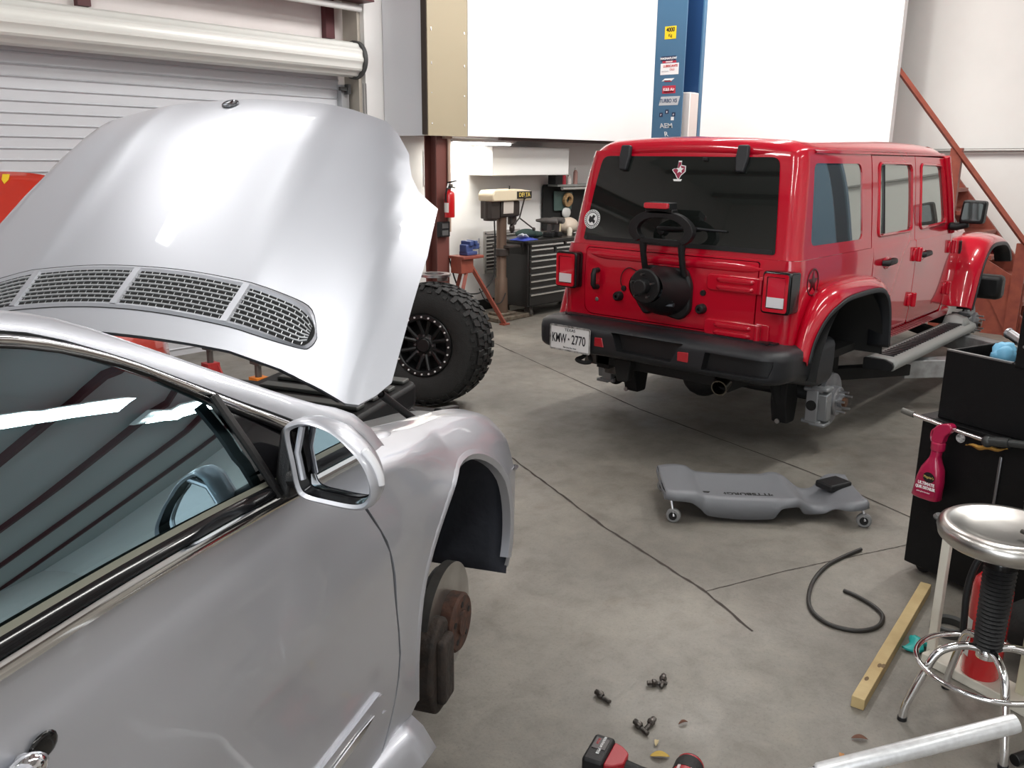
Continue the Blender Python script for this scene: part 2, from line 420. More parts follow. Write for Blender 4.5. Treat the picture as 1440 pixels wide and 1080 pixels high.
# roll-up door
d = struct(thing('door_1', 'white corrugated roll-up door with its curtain rolled on a drum', 'door', (0, 0, 0))); del d['category']
prof = []; z = .0
while z < 2.56:
    prof += [(z, 0), (z+.052, 0), (z+.062, .014), (z+.072, 0)]; z += .085
rows = [[(x, 7.2-dy, zz) for zz, dy in prof] for x in (-.4, 5.6)]
CURT = mat('door_curtain', (.62, .63, .66), .4, .15)
MB().grid(rows).build('curtain', CURT, d, ang=20)
lp = MB(); n = 44
P = [((.150+(.010 if k % 4 < 2 else 0)), 2*PI*k/n) for k in range(n)]
rows = [[(x, 6.98+r*math.sin(a), 2.62+r*math.cos(a)) for r, a in P] for x in (-.4, 5.62)]
lp.grid(rows, closeu=True); MB().cyl((5.62, 6.98, 2.62), (5.66, 6.98, 2.62), .175, n=32).build('drum_end_plate', mat('dark_bracket', (.05, .05, .05), .5), d)
lp.build('drum', mat('drum_slats', (.74, .74, .70), .4, .1), d, ang=20)
g = MB(); g.box((5.63, 7.17, 1.2), (.09, .08, 2.4)); g.build('guide_rail', mat('galvanised', (.45, .46, .47), .4, .6), d)
b = MB(); b.box((5.60, 7.1, 2.36), (.12, .03, .035)); b.box((5.64, 7.1, 2.36), (.04, .05, .09)); b.build('latch', mat('dark_bracket', (.05, .05, .05), .5), d)
c = MB()
for q, x in enumerate((5.69, 5.725)):
    zz = 2.40
    while zz > .9:
        k = int(zz*1000/18) % 2
        loop = [(x+(0 if k else .006*math.cos(2*PI*t/8)), 6.93+(.006*math.cos(2*PI*t/8) if k else 0), zz+.012*math.sin(2*PI*t/8)) for t in range(8)]
        c.tube(loop, .0022, 5, closed=True); zz -= .018
c.build('hand_chain', mat('chain_steel', (.12, .12, .12), .4, .8), d)

# conduit clipped to the end wall
b = MB(); b.cyl((10.91, -3.5, 1.92), (10.91, 6.2, 1.83), .022)
for y in (2.2, 3.6, 5.0): b.box((10.922, y, 1.87), (.03, .03, .08))
tag(b.build('conduit', mat('conduit_grey', (.35, .34, .33), .4, .6)), 'grey metal conduit running along the end wall behind the stairs', 'conduit')

# ceiling tube fixtures (above the frame, seen in reflections)
TUBE = mat('lit_tube', (1, .99, .96), .5, emit=9)
lt = thing('ceiling_light', 'long fluorescent ceiling fixture above the frame', 'lamp', (FIX[0][0], FIX[0][1], 4.6), group='fluorescent ceiling fixtures')
MB().box((0, 0, .05), (2.5, .26, .08)).build('housing', WHITE, lt, bevel=.01)
b = MB()
for y in (-.06, .06): b.cyl((-1.2, y, -.01), (1.2, y, -.01), .018, n=12)
b.build('tube', TUBE, lt)
b = MB()
for x in (-1.0, 1.0): b.cyl((x, 0, .08), (x, 0, .25), .006, n=6)
b.build('hanger', STEEL, lt)
for fx, fy in FIX[1:]: dup(lt, loc=(fx, fy, 4.6))

# fluorescent strip under the mezzanine
t = thing('strip_light', 'glowing strip lamp under the mezzanine above the drill press', 'lamp', (7.15, 6.72, 1.885))
MB().box((0, 0, .022), (1.0, .1, .035)).build('housing', WHITE, t)
MB().cyl((-.45, 0, -.008), (.45, 0, -.008), .013, n=12).build('tube', TUBE, t)
# ------------------------------------------------------------------ silver coupe
CA = HEAD-math.radians(17)
co = (2.09*math.cos(CA)-1.70*math.sin(CA), 2.09*math.sin(CA)+1.70*math.cos(CA), 0)
car = thing('coupe', 'silver coupe with its hood raised and front wheel removed', 'car', co, CA)
# right side cross-section: half width w at height z
WZ = [.20, .30, .36, .46, .60, .80, .89, .97, 1.04, 1.10, 1.135]
WW = [.80, .885, .91, .935, .945, .943, .946, .930, .915, .895, .885]
def sidew(x, z):
    w = smooth_interp(z, WZ, WW)
    if x > .30: w -= .55*(x-.30)**2
    if x < -1.6: w -= .03*(x+1.6)**2
    return w
def side(x, z): return (x, -sidew(x, z), z)
# door
gapx = lambda z: interp(z, [.36, .48, .53, .61, .70, .80, .94, 1.06, 1.12], [-.56, -.52, -.495, -.472, -.474, -.486, -.515, -.59, -.64])
zz = [.36+.76*k/14 for k in range(15)]
door_out = [(gapx(z)-.004, z) for z in zz]+[(-.72, 1.132), (-1.2, 1.142), (-1.75, 1.148)]+[(-1.78, .9), (-1.80, .36)]
dr = MB().panel(door_out, [], side, .06, flip=False).build('door', SILVER, car, solid=.012, ang=60)
# rub strip low on the door with a rounded tip
def strip(name, pts, h, t, m, parent, mapf=side, out=1):
    """raised moulding following pts (x, z) on the side surface"""
    rows = []
    for x, z in pts:
        row = []
        for dz, o in ((-h/2, 0), (-h/2*.8, t), (0, t*1.25), (h/2*.8, t), (h/2, 0)):
            p = Vector(mapf(x, z+dz)); row.append((p.x, p.y-o*out, p.z))
        rows.append(row)
    return MB().grid(rows, flip=True).build(name, m, parent, ang=50)
rs = thing  # (kept short)
ol = [(-1.70, .52), (-.66, .535), (-.585, .555), (-.568, .585), (-.60, .605), (-.70, .61), (-1.70, .60)]
ol = [tuple(p) for p in cr([Vector((a, b, 0)) for a, b in ol], 5, True)]
rub = MB().panel([(p[0], p[1]) for p in ol], [], lambda x, z: (x, -sidew(x, z)-.008, z), .05, flip=False).build('rub_strip', SILVER, dr, solid=.01)
il = [(-1.70, .555), (-.70, .566), (-.63, .580), (-.70, .585), (-1.70, .573)]
MB().panel(il, [], lambda x, z: (x, -sidew(x, z)-.0125, z), .05, flip=False).build('rub_strip_insert', CHROME, rub, solid=.003)
# door handle
h = MB()
hp = [(-1.70, 1.045), (-1.64, 1.052), (-1.54, 1.056), (-1.46, 1.055), (-1.43, 1.050)]
h.tube([(x, -sidew(x, z)-(.004 if i in (0, 4) else .034), z) for i, (x, z) in enumerate(hp)], [.012, .017, .018, .018, .012], 12)
ho = h.build('door_handle', SILVER, dr)
MB().ball((-1.400, -sidew(-1.4, 1.05)-.001, 1.050), (.022, .005, .017), 16).build('handle_recess', GLOSSK, dr)
cap = MB(); cap.ball((-1.445, -sidew(-1.45, 1.052)-.022, 1.052), (.03, .016, .020), 16); cap.build('handle_cap', CHROME, dr)

# fender: cross-section curves in (w, z) from the sill up and over the crown
def fender_top(x): return smooth_interp(x, [-.60, -.45, -.2, 0, .2, .35, .5, .65, .8], [1.125, 1.115, 1.075, 1.038, 1.005, .972, .925, .86, .77])
AX, ARX, ARZ = -.006, .388, .374
SN = [0, 1, 2, 3, 4, 5, 6, 7, 8]
def fender_cs(x):
    t = fender_top(x); tp = .55*max(0, x-.30)**2
    # side points follow the door section near the gap and a fuller flank forward
    k = max(0, min(1, (x+.5)/.45))
    sh = t-.085
    zs = [.34, .46, .60, .75, .88*(1-k)+(sh-.09)*k, sh, t-.038, t-.010, t]
    ws = [.905, .935, .945, .945, sidew(-.5, zs[4]) if k < 1 else .940, .925-.012*k, .885-.012*k, .835-.01*k, .765]
    zs[4] = min(zs[4], sh-.05); 
    ws = [w*k+sidew(min(x, -.5), z)*(1-k) if 0 < i < 7 else w for i, (w, z) in enumerate(zip(ws, zs))]
    return [(w-tp*(.7 if i > 6 else 1), z) for i, (w, z) in enumerate(zip(ws, zs))]
def fmap(x, s):
    c = fender_cs(x); w = smooth_interp(s, SN, [p[0] for p in c]); z = smooth_interp(s, SN, [p[1] for p in c])
    # pressed lip round the arch
    d = (math.hypot((x-AX)/ARX, (z-.565)/ARZ)-1)*.375
    if d < .10: w += .012*(1-max(0, d)/.10)**2*max(0, min(1, (5.9-s)/1.6))**2
    return (x, -w, z)
def s_of(x, z):
    lo, hi = 0, 8.0
    for _ in range(30):
        m = (lo+hi)/2
        if fmap(x, m)[2] < z: lo = m
        else: hi = m
    return lo
arch = [(AX+ARX*math.cos(math.radians(a)), .565+ARZ*math.sin(math.radians(a))) for a in range(-12, 199, 6)]
arch_s = [(x, s_of(x, z)) for x, z in arch]
back = [(gapx(z)+.004, s_of(gapx(z)+.004, z)) for z in [.40+.70*k/12 for k in range(13)]]
fo = [(arch_s[-1][0]-.04, 0.02)]
fen_out = back[::-1]+[(-.50, .35), (-.445, .06), (-.415, .05)]+arch_s[::-1]+[(.385, .9), (.41, .75), (.44, .75), (.47, 1.4), (.49, 3.0), (.50, 5.0), (.53, 6.5), (.54, 8.0)]
fen_out += [(x, 8.0) for x in (.45, .3, .15, 0, -.15, -.3, -.42)]
fen_out = [fen_out[i] for i in range(len(fen_out)) if i == 0 or (Vector(fen_out[i])-Vector(fen_out[i-1])).length > 1e-4]
SC = 6.0   # domain aspect: x scaled so triangles stay even
fen = MB().panel([(x*SC, s) for x, s in fen_out], [], lambda a, s: fmap(a/SC, s), .24, flip=False).build('front_fender', SILVER, car, solid=.012, ang=60)
# arch lip, turned inward
rows = []
for x, z in arch:
    s = s_of(x, z); p = Vector(fmap(x, s)); rad = Vector((x-AX, 0, z-.565)).normalized()
    q = Vector(fmap(x+rad.x*.016, s_of(x+rad.x*.016, z+rad.z*.016)))
    rows.append([q+Vector((0, .002, 0)), q.lerp(p, .5)+Vector((0, -.002, 0)), p+Vector((0, -.003, 0)), p+Vector((0, .004, 0))-rad*.016, p+Vector((0, .03, 0))-rad*.018])
MB().grid(rows).build('arch_lip', SILVER, fen, ang=50)
# wheel arch liner
rows = []
for k in range(30):
    a = math.radians(-21+(200+21)*k/29); r = .396+.004*math.sin(k*1.9)
    z0 = .565+r*math.sin(a); x0 = .01+r*math.cos(a)
    rows.append([(x0, -y, z0) for y in (.935-.038*max(0, math.sin(a))**2-.55*max(0, x0-.3)**2, .86, .75, .64, .52, .42)])
MB().grid(rows).build('wheel_arch_liner', LINER, car, solid=.006)
pts = [(.01+.39*math.cos(math.radians(a)), .565+.39*math.sin(math.radians(a))) for a in range(-21, 201, 8)]
MB().prism(pts, (0, -.43, 0), (1, 0, 0), (0, 0, 1), (0, .02, 0)).build('inner_wheel_well', BLACKM, car)
# lower front part of the bumper skin ahead of the arch
# side skirt flaring out below the door
rows = []
for k in range(24):
    x = -.385-(1.5)*k/23
    fl_ = .022*math.exp(-((x+.385)/.18)**2)
    rows.append([(x, -(.905), .425), (x, -(.935+fl_), .385), (x, -(.955+fl_*1.6), .335), (x, -(.948+fl_), .300), (x, -.86, .27)])
MB().grid(rows).build('side_skirt', SILVER, car, ang=50, solid=.006)

# ---- front hub: rotor, hat, caliper
hub = Vector((.0, -.905, .45))
hy = -.90
rt_ = MB(); rt_.lathe([(.085, .045), (.167, .045), (.167, .017), (.085, .017)], (0, hy+.065, .45), (0, -1, 0), 48, close=True)
disc = rt_.build('brake_disc', mat('disc_face', (.42, .41, .39), .32, .9, noise=((.30, .28, .26), 9)), car)
ht = MB(); ht.lathe([(.085, .045), (.085, .078), (.078, .085), (.034, .085), (.034, .092), (.001, .092)], (0, hy+.065, .45), (0, -1, 0), 40)
ht.build('disc_hat', RUST, disc)
nb = MB()
for k in range(5):
    a = 2*PI*k/5+.3; c = Vector((.056*math.cos(a), hy-.0215, .45+.056*math.sin(a))); nb.cyl(c, c+Vector((0, .003, 0)), .0085, n=14)
nb.build('lug_hole', BLACKM, disc)
cl = MB()
po = rr([(-.19, .03), (-.12, .075), (-.075, .06), (-.055, -.02), (-.045, -.12), (-.085, -.205), (-.165, -.20), (-.21, -.10)], .025)
cl.prism(po, (0, hy-.008, .45), (1, 0, 0), (0, 0, 1), (0, .15, 0)); cl.box((-.125, hy-.016, .38), (.08, .03, .19)); cl.cyl((-.16, hy+.03, .30), (-.16, hy+.12, .30), .018)
cl.build('brake_caliper', mat('caliper_dirty', (.030, .026, .024), .8, .2, noise=((.05, .035, .028), 30), bump=.4), car, bevel=.016, seg=3)
kn = MB(); kn.cyl((0, hy+.06, .45), (0, -.55, .45), .05); kn.tube([(0, -.80, .42), (-.05, -.6, .38), (-.1, -.4, .40)], .028, 10); kn.cyl((.02, -.72, .45), (.02, -.66, .9), .04); kn.lathe([(.13, 0), (.15, .012), (.05, .02)], (0, hy+.055, .45), (0, 1, 0), 30)
kn.build('suspension_knuckle', CASTIRON, car)

# ---- greenhouse: pillar, seals, chrome, glass
GZ = [1.0, 1.135, 1.2, 1.3, 1.4, 1.5, 1.57]; GY = [-.955, -.890, -.868, -.812, -.735, -.62, -.47]
def gly(z): return smooth_interp(z, GZ, GY)
sil = [(-2.5, -.52, 1.545), (-1.9, -.53, 1.56), (-1.4, -.545, 1.553), (-1.097, -.605, 1.504), (-1.0, -.648, 1.468), (-.91, -.705, 1.414), (-.80, -.762, 1.352), (-.70, -.81, 1.296), (-.60, -.842, 1.248), (-.53, -.858, 1.220), (-.48, -.88, 1.182), (-.44, -.905, 1.118)]
seam = [(-2.5, -.60, 1.515), (-1.9, -.60, 1.525), (-1.4, -.607, 1.515), (-1.131, -.637, 1.480), (-1.0, -.70, 1.424), (-.90, -.755, 1.362), (-.80, -.800, 1.300), (-.709, -.841, 1.246), (-.64, -.872, 1.19), (-.60, -.89, 1.155), (-.57, -.90, 1.13), (-.55, -.905, 1.118)]
wtop = [(-2.5, -.625, 1.49), (-1.9, -.625, 1.505), (-1.4, -.63, 1.492), (-1.149, -.653, 1.462), (-1.0, -.715, 1.408), (-.90, -.775, 1.341), (-.80, -.822, 1.275), (-.74, -.848, 1.235), (-.69, -.868, 1.20)]
S1 = resamp(cr(sil, 5), 40); S2 = resamp(cr(seam, 5), 40); S3 = resamp(cr(wtop, 5), 40)
S1i = [p+Vector((-.02, .07, -.005)) for p in S1]
mid = [a.lerp(b, .5)+Vector((.004, -.010, .010)) for a, b in zip(S1, S2)]
mid0 = [a.lerp(b, .2)+Vector((.003, -.004, .007)) for a, b in zip(S1, S2)]
rows = [S1i, S1, mid0, mid, [p+Vector((0, -.004, .004)) for p in S2], [p+Vector((0, .012, -.006)) for p in S2]]
MB().grid(rows).build('windscreen_pillar', SILVER, car, ang=60)
# black gutter, chrome trim and black seal between the pillar and the door glass
def band(name, A, Bp, f0, f1, lift, m, parent=car, n=5):
    rows = []
    for k in range(n):
        t = k/(n-1); bl = lift*(1-(2*t-1)**2)**.5
        rows.append([a.lerp(b, f0+(f1-f0)*t)+Vector((.2, -.75, .6)).normalized()*bl for a, b in zip(A, Bp)])
    return MB().grid(rows).build(name, m, parent, ang=60)
S2b = resamp(S2[:36], 40)
band('roof_gutter_seal', S2b, S3, -.15, .22, .003, BLACKM)
band('window_chrome', S2b, S3, .18, .78, .010, CHROME)
band('window_seal', S2b, S3, .74, 1.15, .006, GLOSSK)
# belt chrome
rows = []
BX = [-2.3, -1.9, -1.41, -1.2, -1.0, -.83, -.74]; BZ = [1.158, 1.158, 1.152, 1.150, 1.142, 1.131, 1.124]
def beltz(x): return smooth_interp(x, BX, BZ)
xs = [-2.3+1.56*k/30 for k in range(31)]
def beltrow(prof): return [[(x, -.885-o, beltz(x)+dz) for dz, o in prof] for x in xs]
MB().grid(beltrow([(-.006, 0), (-.002, .010), (.012, .011), (.019, .007), (.020, 0)])).build('belt_chrome', CHROME, dr, ang=50)
MB().grid(beltrow([(.020, .004), (.023, .008), (.036, .002), (.040, -.012)])).build('belt_seal', GLOSSK, dr, ang=50)
MB().grid(beltrow([(.036, -.004), (.041, -.010), (.043, -.018)])).build('belt_wiper', mat('seal_khaki', (.13, .13, .10), .6), dr)
# door glass and the fixed quarter pane
GLASS = glass_mat('door_glass', (.20, .29, .31), 6.0, gcol=(.64, .90, 1))
def glassmap(x, z): return (x, gly(z)+.012, z)
topx = [(p.x, p.z) for p in S3 if p.x < -.70]
div0, div1 = (-.868, 1.325), (-.835, 1.155)
g_out = [(-2.3, 1.17), (-1.4, 1.17), (-.845, 1.155), (-.876, 1.322)]+[q for q in topx[::-1] if q[0] < -.885]
MB().panel(g_out, [], glassmap, .07, flip=False).build('door_glass', GLASS, dr)
q_out = [(-.825, 1.150), (-.72, 1.14), (-.695, 1.19), (-.735, 1.235), (-.80, 1.283), (-.85, 1.312)]
MB().panel(q_out, [], lambda x, z: (x, gly(z)+.008, z), .05, flip=False).build('quarter_glass', mat('quarter_dark', (.01, .01, .012), .08), dr)
dv = MB(); dv.tube([(-.876, gly(1.322)-.002, 1.335), (-.86, gly(1.24)-.006, 1.24), (-.835, gly(1.155)-.008, 1.15)], .013, 8, flat=.5); dv.build('glass_divider', BLACKP, dr)
# black mirror foot in the corner
ft = MB(); ft.prism(rr([(-.835, 1.140), (-.70, 1.132), (-.70, 1.185), (-.765, 1.262), (-.80, 1.262)], .02), (0, -.905, 0), (1, 0, 0), (0, 0, 1), (0, .03, 0)); ft.build('mirror_foot', BLACKP, dr, bevel=.006)

# ---- door mirror
def mirror_outline(n=40, k=1.0):
    # (across: + away from the car, up) measured on the plane facing rearward
    P = [(.003, .043), (-.006, .096), (.004, .112), (.041, .122), (.093, .111), (.137, .080), (.161, .050), (.171, .013), (.162, -.012), (.135, -.024), (.073, -.024), (.028, -.020), (.012, -.004)]
    c = cr([Vector((a, b, 0)) for a, b in P], 6, True); cx, cy = .083, .048
    return [((p.x-cx)*k+cx, (p.y-cy)*k+cy) for p in c]
def mpt(u, v, d): return Vector((-.87+d-.10*(u-.08)*1.0, -.93-u, 1.185+v))     # d: forward
mo = mirror_outline(); rows = []
for k, d, sh in ((.86, -.004, 0), (.92, -.010, 0), (.97, -.007, 0), (.995, .006, 0), (.985, .022, 0), (.93, .042, 0), (.80, .062, 0), (.58, .078, 0), (.3, .086, 0), (.02, .088, 0)):
    rows.append([mpt((p[0]), p[1]+sh*.3, d) for p in mirror_outline(k=k)])
mir = MB().grid(rows, closeu=True, flip=True).build('door_mirror', SILVER, car, ang=70)
rows = [[mpt(p[0], p[1], d) for p in mirror_outline(k=k)] for k, d in ((.87, -.003), (.84, .004), (.82, .022), (.80, .024))]
MB().grid(rows, closeu=True, flip=True).build('mirror_surround', GLOSSK, mir, ang=70)
pm = [p for p in mirror_outline(k=.80)]
pm = [(max(p[0], .030), p[1]) for p in pm]
MB().prism(pm, mpt(0, 0, .021), mpt(1, 0, 0)-mpt(0, 0, 0), (0, 0, 1), (.002, 0, 0)).build('mirror_glass', mat('mirror_silver', (.80, .82, .85), .01, 1), mir)
fi = MB(); fi.tube([mpt(.024, .012, .004), mpt(.016, .06, .004), mpt(.028, .108, .004)], .006, 8); fi.build('mirror_fillet', SILVER, mir)
ind = MB(); ind.tube(cr([mpt(.141, .080, .012), mpt(.157, .058, .016), mpt(.166, .036, .018), mpt(.168, .018, .018)], 6), [.004]+[.0085]*17+[.004], 10)
ind.build('indicator_lens', WLENS, mir)
am = MB(); am.tube([(-.80, -.90, 1.175), (-.80, -.925, 1.178), (-.81, -.955, 1.185)], [.03, .028, .024], 12, flat=.7); am.build('mirror_arm', BLACKP, mir)

# ---- hood, opened about its rear edge
HANG = math.radians(43); HO = Vector((-.26, 0, 1.25)); H1 = Vector((math.cos(HANG), 0, math.sin(HANG))); HN = Vector((-math.sin(HANG), 0, math.cos(HANG)))
def hood_n(l, w):
    a = abs(w); n = .015-.15*a*a-.06*(l-.45)**2
    wc_ = smooth_interp(l, [-.1, .08, .24, .44, .63, .88, 1.1], [.745, .728, .712, .672, .620, .545, .48])
    n -= .30*((a-wc_)+math.sqrt((a-wc_)**2+.0005))-.30*.01*max(0, min(1, (a-.4)/.2))
    cw = .60-.10*max(0, l-.55)
    n += .0045*math.exp(-((a-(.30+.10*(1-l)))/.055)**2)*(1 if l > .25 else max(0, (l-.05)/.2))     # two soft creases
    if l > .75: n -= .6*(l-.75)**2
    return n
def hmap(l, w, o=0.0): return HO+H1*l+HN*(hood_n(l, w)+o)+Vector((0, w, 0))
half = [(.030, 0), (.028, .12), (.024, .26), (.018, .38), (-.010, .53), (-.045, .65), (-.068, .715), (-.062, .745), (-.02, .772), (.03, .792), (.19, .783), (.45, .765), (.64, .738), (.652, .712), (.668, .682), (.71, .652), (.765, .630), (.80, .618), (.87, .565), (.915, .515), (.965, .385), (1.0, .2), (1.012, 0)]
h_out = [(l, -w) for l, w in half]+[(l, w) for l, w in half[-2:0:-1]]
vt_top = [(.236, 0), (.235, .10), (.229, .22), (.214, .36), (.186, .49), (.160, .545)]
vt_bot = [(.126, .575), (.095, .585), (.068, .575), (.062, .55), (.082, .45), (.099, .35), (.112, .20), (.118, .08), (.119, 0)]
def vent(k):  # outline grown outward by k
    c = (.148, 0)
    up = [(l+k, w*(1+k*.9)) for l, w in vt_top]; lo = [(l-k if w < .5 else l-k*.5, w*(1+k*.9)) for l, w in vt_bot]
    R = up+lo
    full = [(l, -w) for l, w in R]+[(l, w) for l, w in R[-2:0:-1]]
    return [(p.x, p.y) for p in cr([Vector((a, b, 0)) for a, b in full], 3, True)]
hood = MB().panel(h_out, [], lambda l, w: hmap(l, w), .045, flip=False).build('hood', SILVER, car, solid=.014, ang=55)
hb = MB().panel([(l*.97+.01, w*.95) for l, w in h_out], [], lambda l, w: hmap(l, w, -.030), .08).build('hood_inner_frame', mat('hood_under', (.05, .05, .055), .6), hood)
fr = MB()
for k0, k1, o0, o1 in ((.012, .004, .0015, .007), (.004, -.004, .007, .002)):
    a = vent(k0); b_ = vent(k1); fr.grid([[hmap(l, w, o0) for l, w in a], [hmap(l, w, o1) for l, w in b_]], closeu=True, flip=True)
fr.build('vent_frame', SILVER, hood)
fr = MB(); a = vent(.0145); b_ = vent(.0115); fr.grid([[hmap(l, w, .0012) for l, w in a], [hmap(l, w, .0012) for l, w in b_]], closeu=True, flip=True); fr.build('vent_shut_line', BLACKM, hood)
MB().panel(vent(.0), [], lambda l, w: hmap(l, w, .0012), .06).build('vent_well', BLACKM, hood)
def vt(w, t):   # point across the vent: t 0 bottom .. 1 top
    a = abs(w); hi = smooth_interp(a, [p[1] for p in vt_top]+[.58], [p[0] for p in vt_top]+[.115])
    lo = smooth_interp(a, [0, .08, .20, .35, .45, .55, .58], [.119, .118, .112, .099, .082, .064, .08])
    return lo+(hi-lo)*t
bars = MB(); WSL = [-.572+1.144*k/60 for k in range(61)]
for j in range(1, 8):
    t = j/8.0
    rows = [[], [], [], []]
    for w in WSL:
        l = vt(w, t)
        for r, (dl, o) in zip(rows, ((-.0021, .001), (-.0016, .005), (.0012, .006), (.0021, .001))): r.append(hmap(l+dl, w, o))
    bars.grid(rows)
for j in range(8):
    nw = 46
    for k in range(nw):
        w = -.56+1.12*(k+(.5 if j % 2 else 0))/nw
        a, b_ = vt(w, j/8), vt(w, (j+1)/8)
        bars.grid([[hmap(a, w-.0011, .0025), hmap(a, w+.0011, .0025)], [hmap(b_, w-.0011, .0025), hmap(b_, w+.0011, .0025)]])
bars.build('vent_grille', mat('grille_silver', (.52, .53, .55), .4, .5), hood)
for w in (-.345, 0, .345):
    d_ = MB(); rows = []
    sgn = -.012 if w <= 0 else .012
    for t in (-.02, .2, .5, .8, 1.02):
        l = vt(w, t); ww = w+(t-.5)*-.02
        rows.append([hmap(l, ww-.014, 0), hmap(l, ww-.010, .008), hmap(l, ww+.010, .008), hmap(l, ww+.014, 0)])
    d_.grid(rows); d_.build('vent_divider', SILVER, hood)
# round badge near the front edge
em = MB(); c0 = hmap(.967, .045, .002); nrm = (hmap(.967, .045, .1)-hmap(.967, .045, 0)).normalized()
tl = (hmap(.97, 0)-hmap(.96, 0)).normalized(); nrm = Vector((0, 1, 0)).cross(tl)*-1; nrm = nrm if nrm.z > 0 else -nrm
em.lathe([(.0, .003), (.019, .003), (.021, .004), (.024, .006), (.027, .004), (.028, 0)], c0, nrm, 32)
ebd = em.build('badge', mat('badge_grey', (.22, .23, .25), .25, .9), hood)
st = [(.021*math.cos(math.radians(90+120*k+(0 if j == 0 else 60))) if j == 0 else .005*math.cos(math.radians(150+120*k)), (.021 if j == 0 else .005)*math.sin(math.radians(90+120*k if j == 0 else 150+120*k))) for k in range(3) for j in (0, 1)]
MB().prism(st, c0+nrm*.003, Vector((0, -1, 0)), tl, nrm*.0025).build('badge_star', CHROME, ebd)
# gas strut and hinge
sp = MB(); p0 = Vector((.14, -.735, .985)); p1 = hmap(.03, -.70, -.03)
sp.cyl(p0, p0.lerp(p1, .62), .011, n=12); sp.cyl(p0.lerp(p1, .6), p1, .006, n=10); sp.ball(p0, .02, 10); sp.build('gas_strut', BLACKP, car)

# ---- cowl and engine bay
EB = mat('engine_black', (.007, .007, .008), .55, spec=.25)
EG = mat('engine_grey', (.10, .105, .10), .5, .2)
eb = MB(); eb.box((.28, 0, .78), (1.1, 1.42, .04)); eb.box((-.30, 0, .92), (.03, 1.5, .30)); eb.box((.70, 0, .74), (.05, 1.2, .22))
eb.build('engine_bay_tub', EB, car)
# inner fender shelf, strut tower
sh = MB(); sh.grid([[(x, -y, fender_top(x)-dz) for y, dz in ((.758, .004), (.74, .018), (.70, .022), (.64, .022), (.60, .05), (.59, .2))] for x in [-.42+.1*k for k in range(12)]]); sh.build('inner_fender', mat('bay_silver', (.34, .35, .36), .45, .5), car, solid=.004)
fb = MB(); fb.prism(rr([(-.16, -.62), (.42, -.62), (.47, -.50), (.44, -.12), (-.12, -.12)], .05), (0, 0, .955), (1, 0, 0), (0, 1, 0), (0, 0, .075)); fb.build('air_filter_box', EB, car, bevel=.012)
for k in range(5):
    x = -.06+.105*k; q = MB(); q.prism([(x, -.59), (x+.05, -.59), (x+.085, -.18), (x+.035, -.18)], (0, 0, 1.030), (1, 0, 0), (0, 1, 0), (0, 0, .012)); q.build('filter_box_rib', EG, car, bevel=.004)
ec = MB(); ec.prism(rr([(-.12, -.08), (.5, -.10), (.52, .5), (-.1, .5)], .06), (0, 0, .84), (1, 0, 0), (0, 1, 0), (0, 0, .08)); ec.build('engine_cover', EB, car, bevel=.02)
hs = MB(); hs.tube(cr([(-.2, -.45, 1.0), (-.1, -.2, .97), (.1, .05, .95), (.3, .3, .94)], 8), .022, 10); hs.tube(cr([(.5, -.60, .87), (.55, -.45, .90), (.6, -.2, .90), (.62, .2, .90)], 8), .022, 10)
hs.build('engine_hose', RUBBER, car)
cw = MB(); cw.grid([[(-.46+dx, y, 1.13+dz+.04*(1-(y/.8)**2)) for dx, dz in ((-.10, .03), (-.03, .0), (.07, -.015), (.13, -.03), (.14, -.12))] for y in [-.80+.1*k for k in range(17)]]); cw.build('cowl_panel', BLACKP, car, solid=.005)
cb = MB(); cb.box((.42, -.715, .945), (.16, .03, .02), (0, .2, 0)); cb.box((.50, -.68, .90), (.1, .05, .03), (0, .3, .2)); cb.build('headlamp_bracket', BLACKP, car, bevel=.006)
tip = MB(); tip.ball((-.26, -.80, 1.065), (.085, .035, .02), 14, rot=(0, .18, .1)); tip.build('fender_hinge_cover', SILVER, car)
ro = MB(); ro.cyl((-.18, -.32, 1.03), (-.18, -.32, 1.14), .004, n=8); ro.build('washer_nozzle_stem', STEEL, car)
# ---- roof, screen, left side, interior
yn = [-1+2*k/16 for k in range(17)]
rows = []
for p in S1:
    if p.x < -1.12: rows.append([(p.x, (p.y+.05)*-t, p.z-.004+.045*min(1, (-1.12-p.x)/.5)*(1-t*t)) for t in yn])
MB().grid(rows).build('roof_panel', SILVER, car, solid=.012, ang=60)
rows = []
for p in S1:
    if p.x < -1.2: rows.append([(p.x, (p.y+.09)*-t, p.z-.045) for t in yn])
MB().grid(rows).build('headliner', mat('headliner_dark', (.07, .07, .065), .9), car, solid=.004)
rows = []
for k in range(12):
    t = k/11; x = -.50-.60*t; z = 1.12+.365*t; hw = .80-.20*t
    rows.append([(x+.07*(1-a*a)*(1-t*.6), hw*a, z) for a in yn])
MB().grid(rows).build('windscreen', glass_mat('screen_glass', (.86, .90, .89), 1.22), car)
def mirror_of(o, name):
    me = o.data.copy(); me.transform(Matrix.Scale(-1, 4, (0, 1, 0))); me.flip_normals(); n = bpy.data.objects.new(name, me); COL.objects.link(n); n.parent = car
    for md in o.modifiers:
        x = n.modifiers.new(md.name, md.type)
        if md.type == 'SOLIDIFY': x.thickness, x.offset = md.thickness, md.offset
for o, nm in ((dr, 'door'), (fen, 'front_fender')): mirror_of(o, nm)
for o in list(car.children):
    if o.name.startswith(('windscreen_pillar', 'wheel_arch_liner', 'brake_disc', 'side_skirt')): mirror_of(o, o.name.split('.')[0])
for o in list(dr.children):
    if o.name.startswith('door_glass'): mirror_of(o, 'door_glass')
MB().panel([(-1.79, .36), (-1.77, 1.148), (-2.9, 1.16), (-2.9, .36)], [], side, .08, flip=False).build('rear_quarter', SILVER, car, solid=.012)
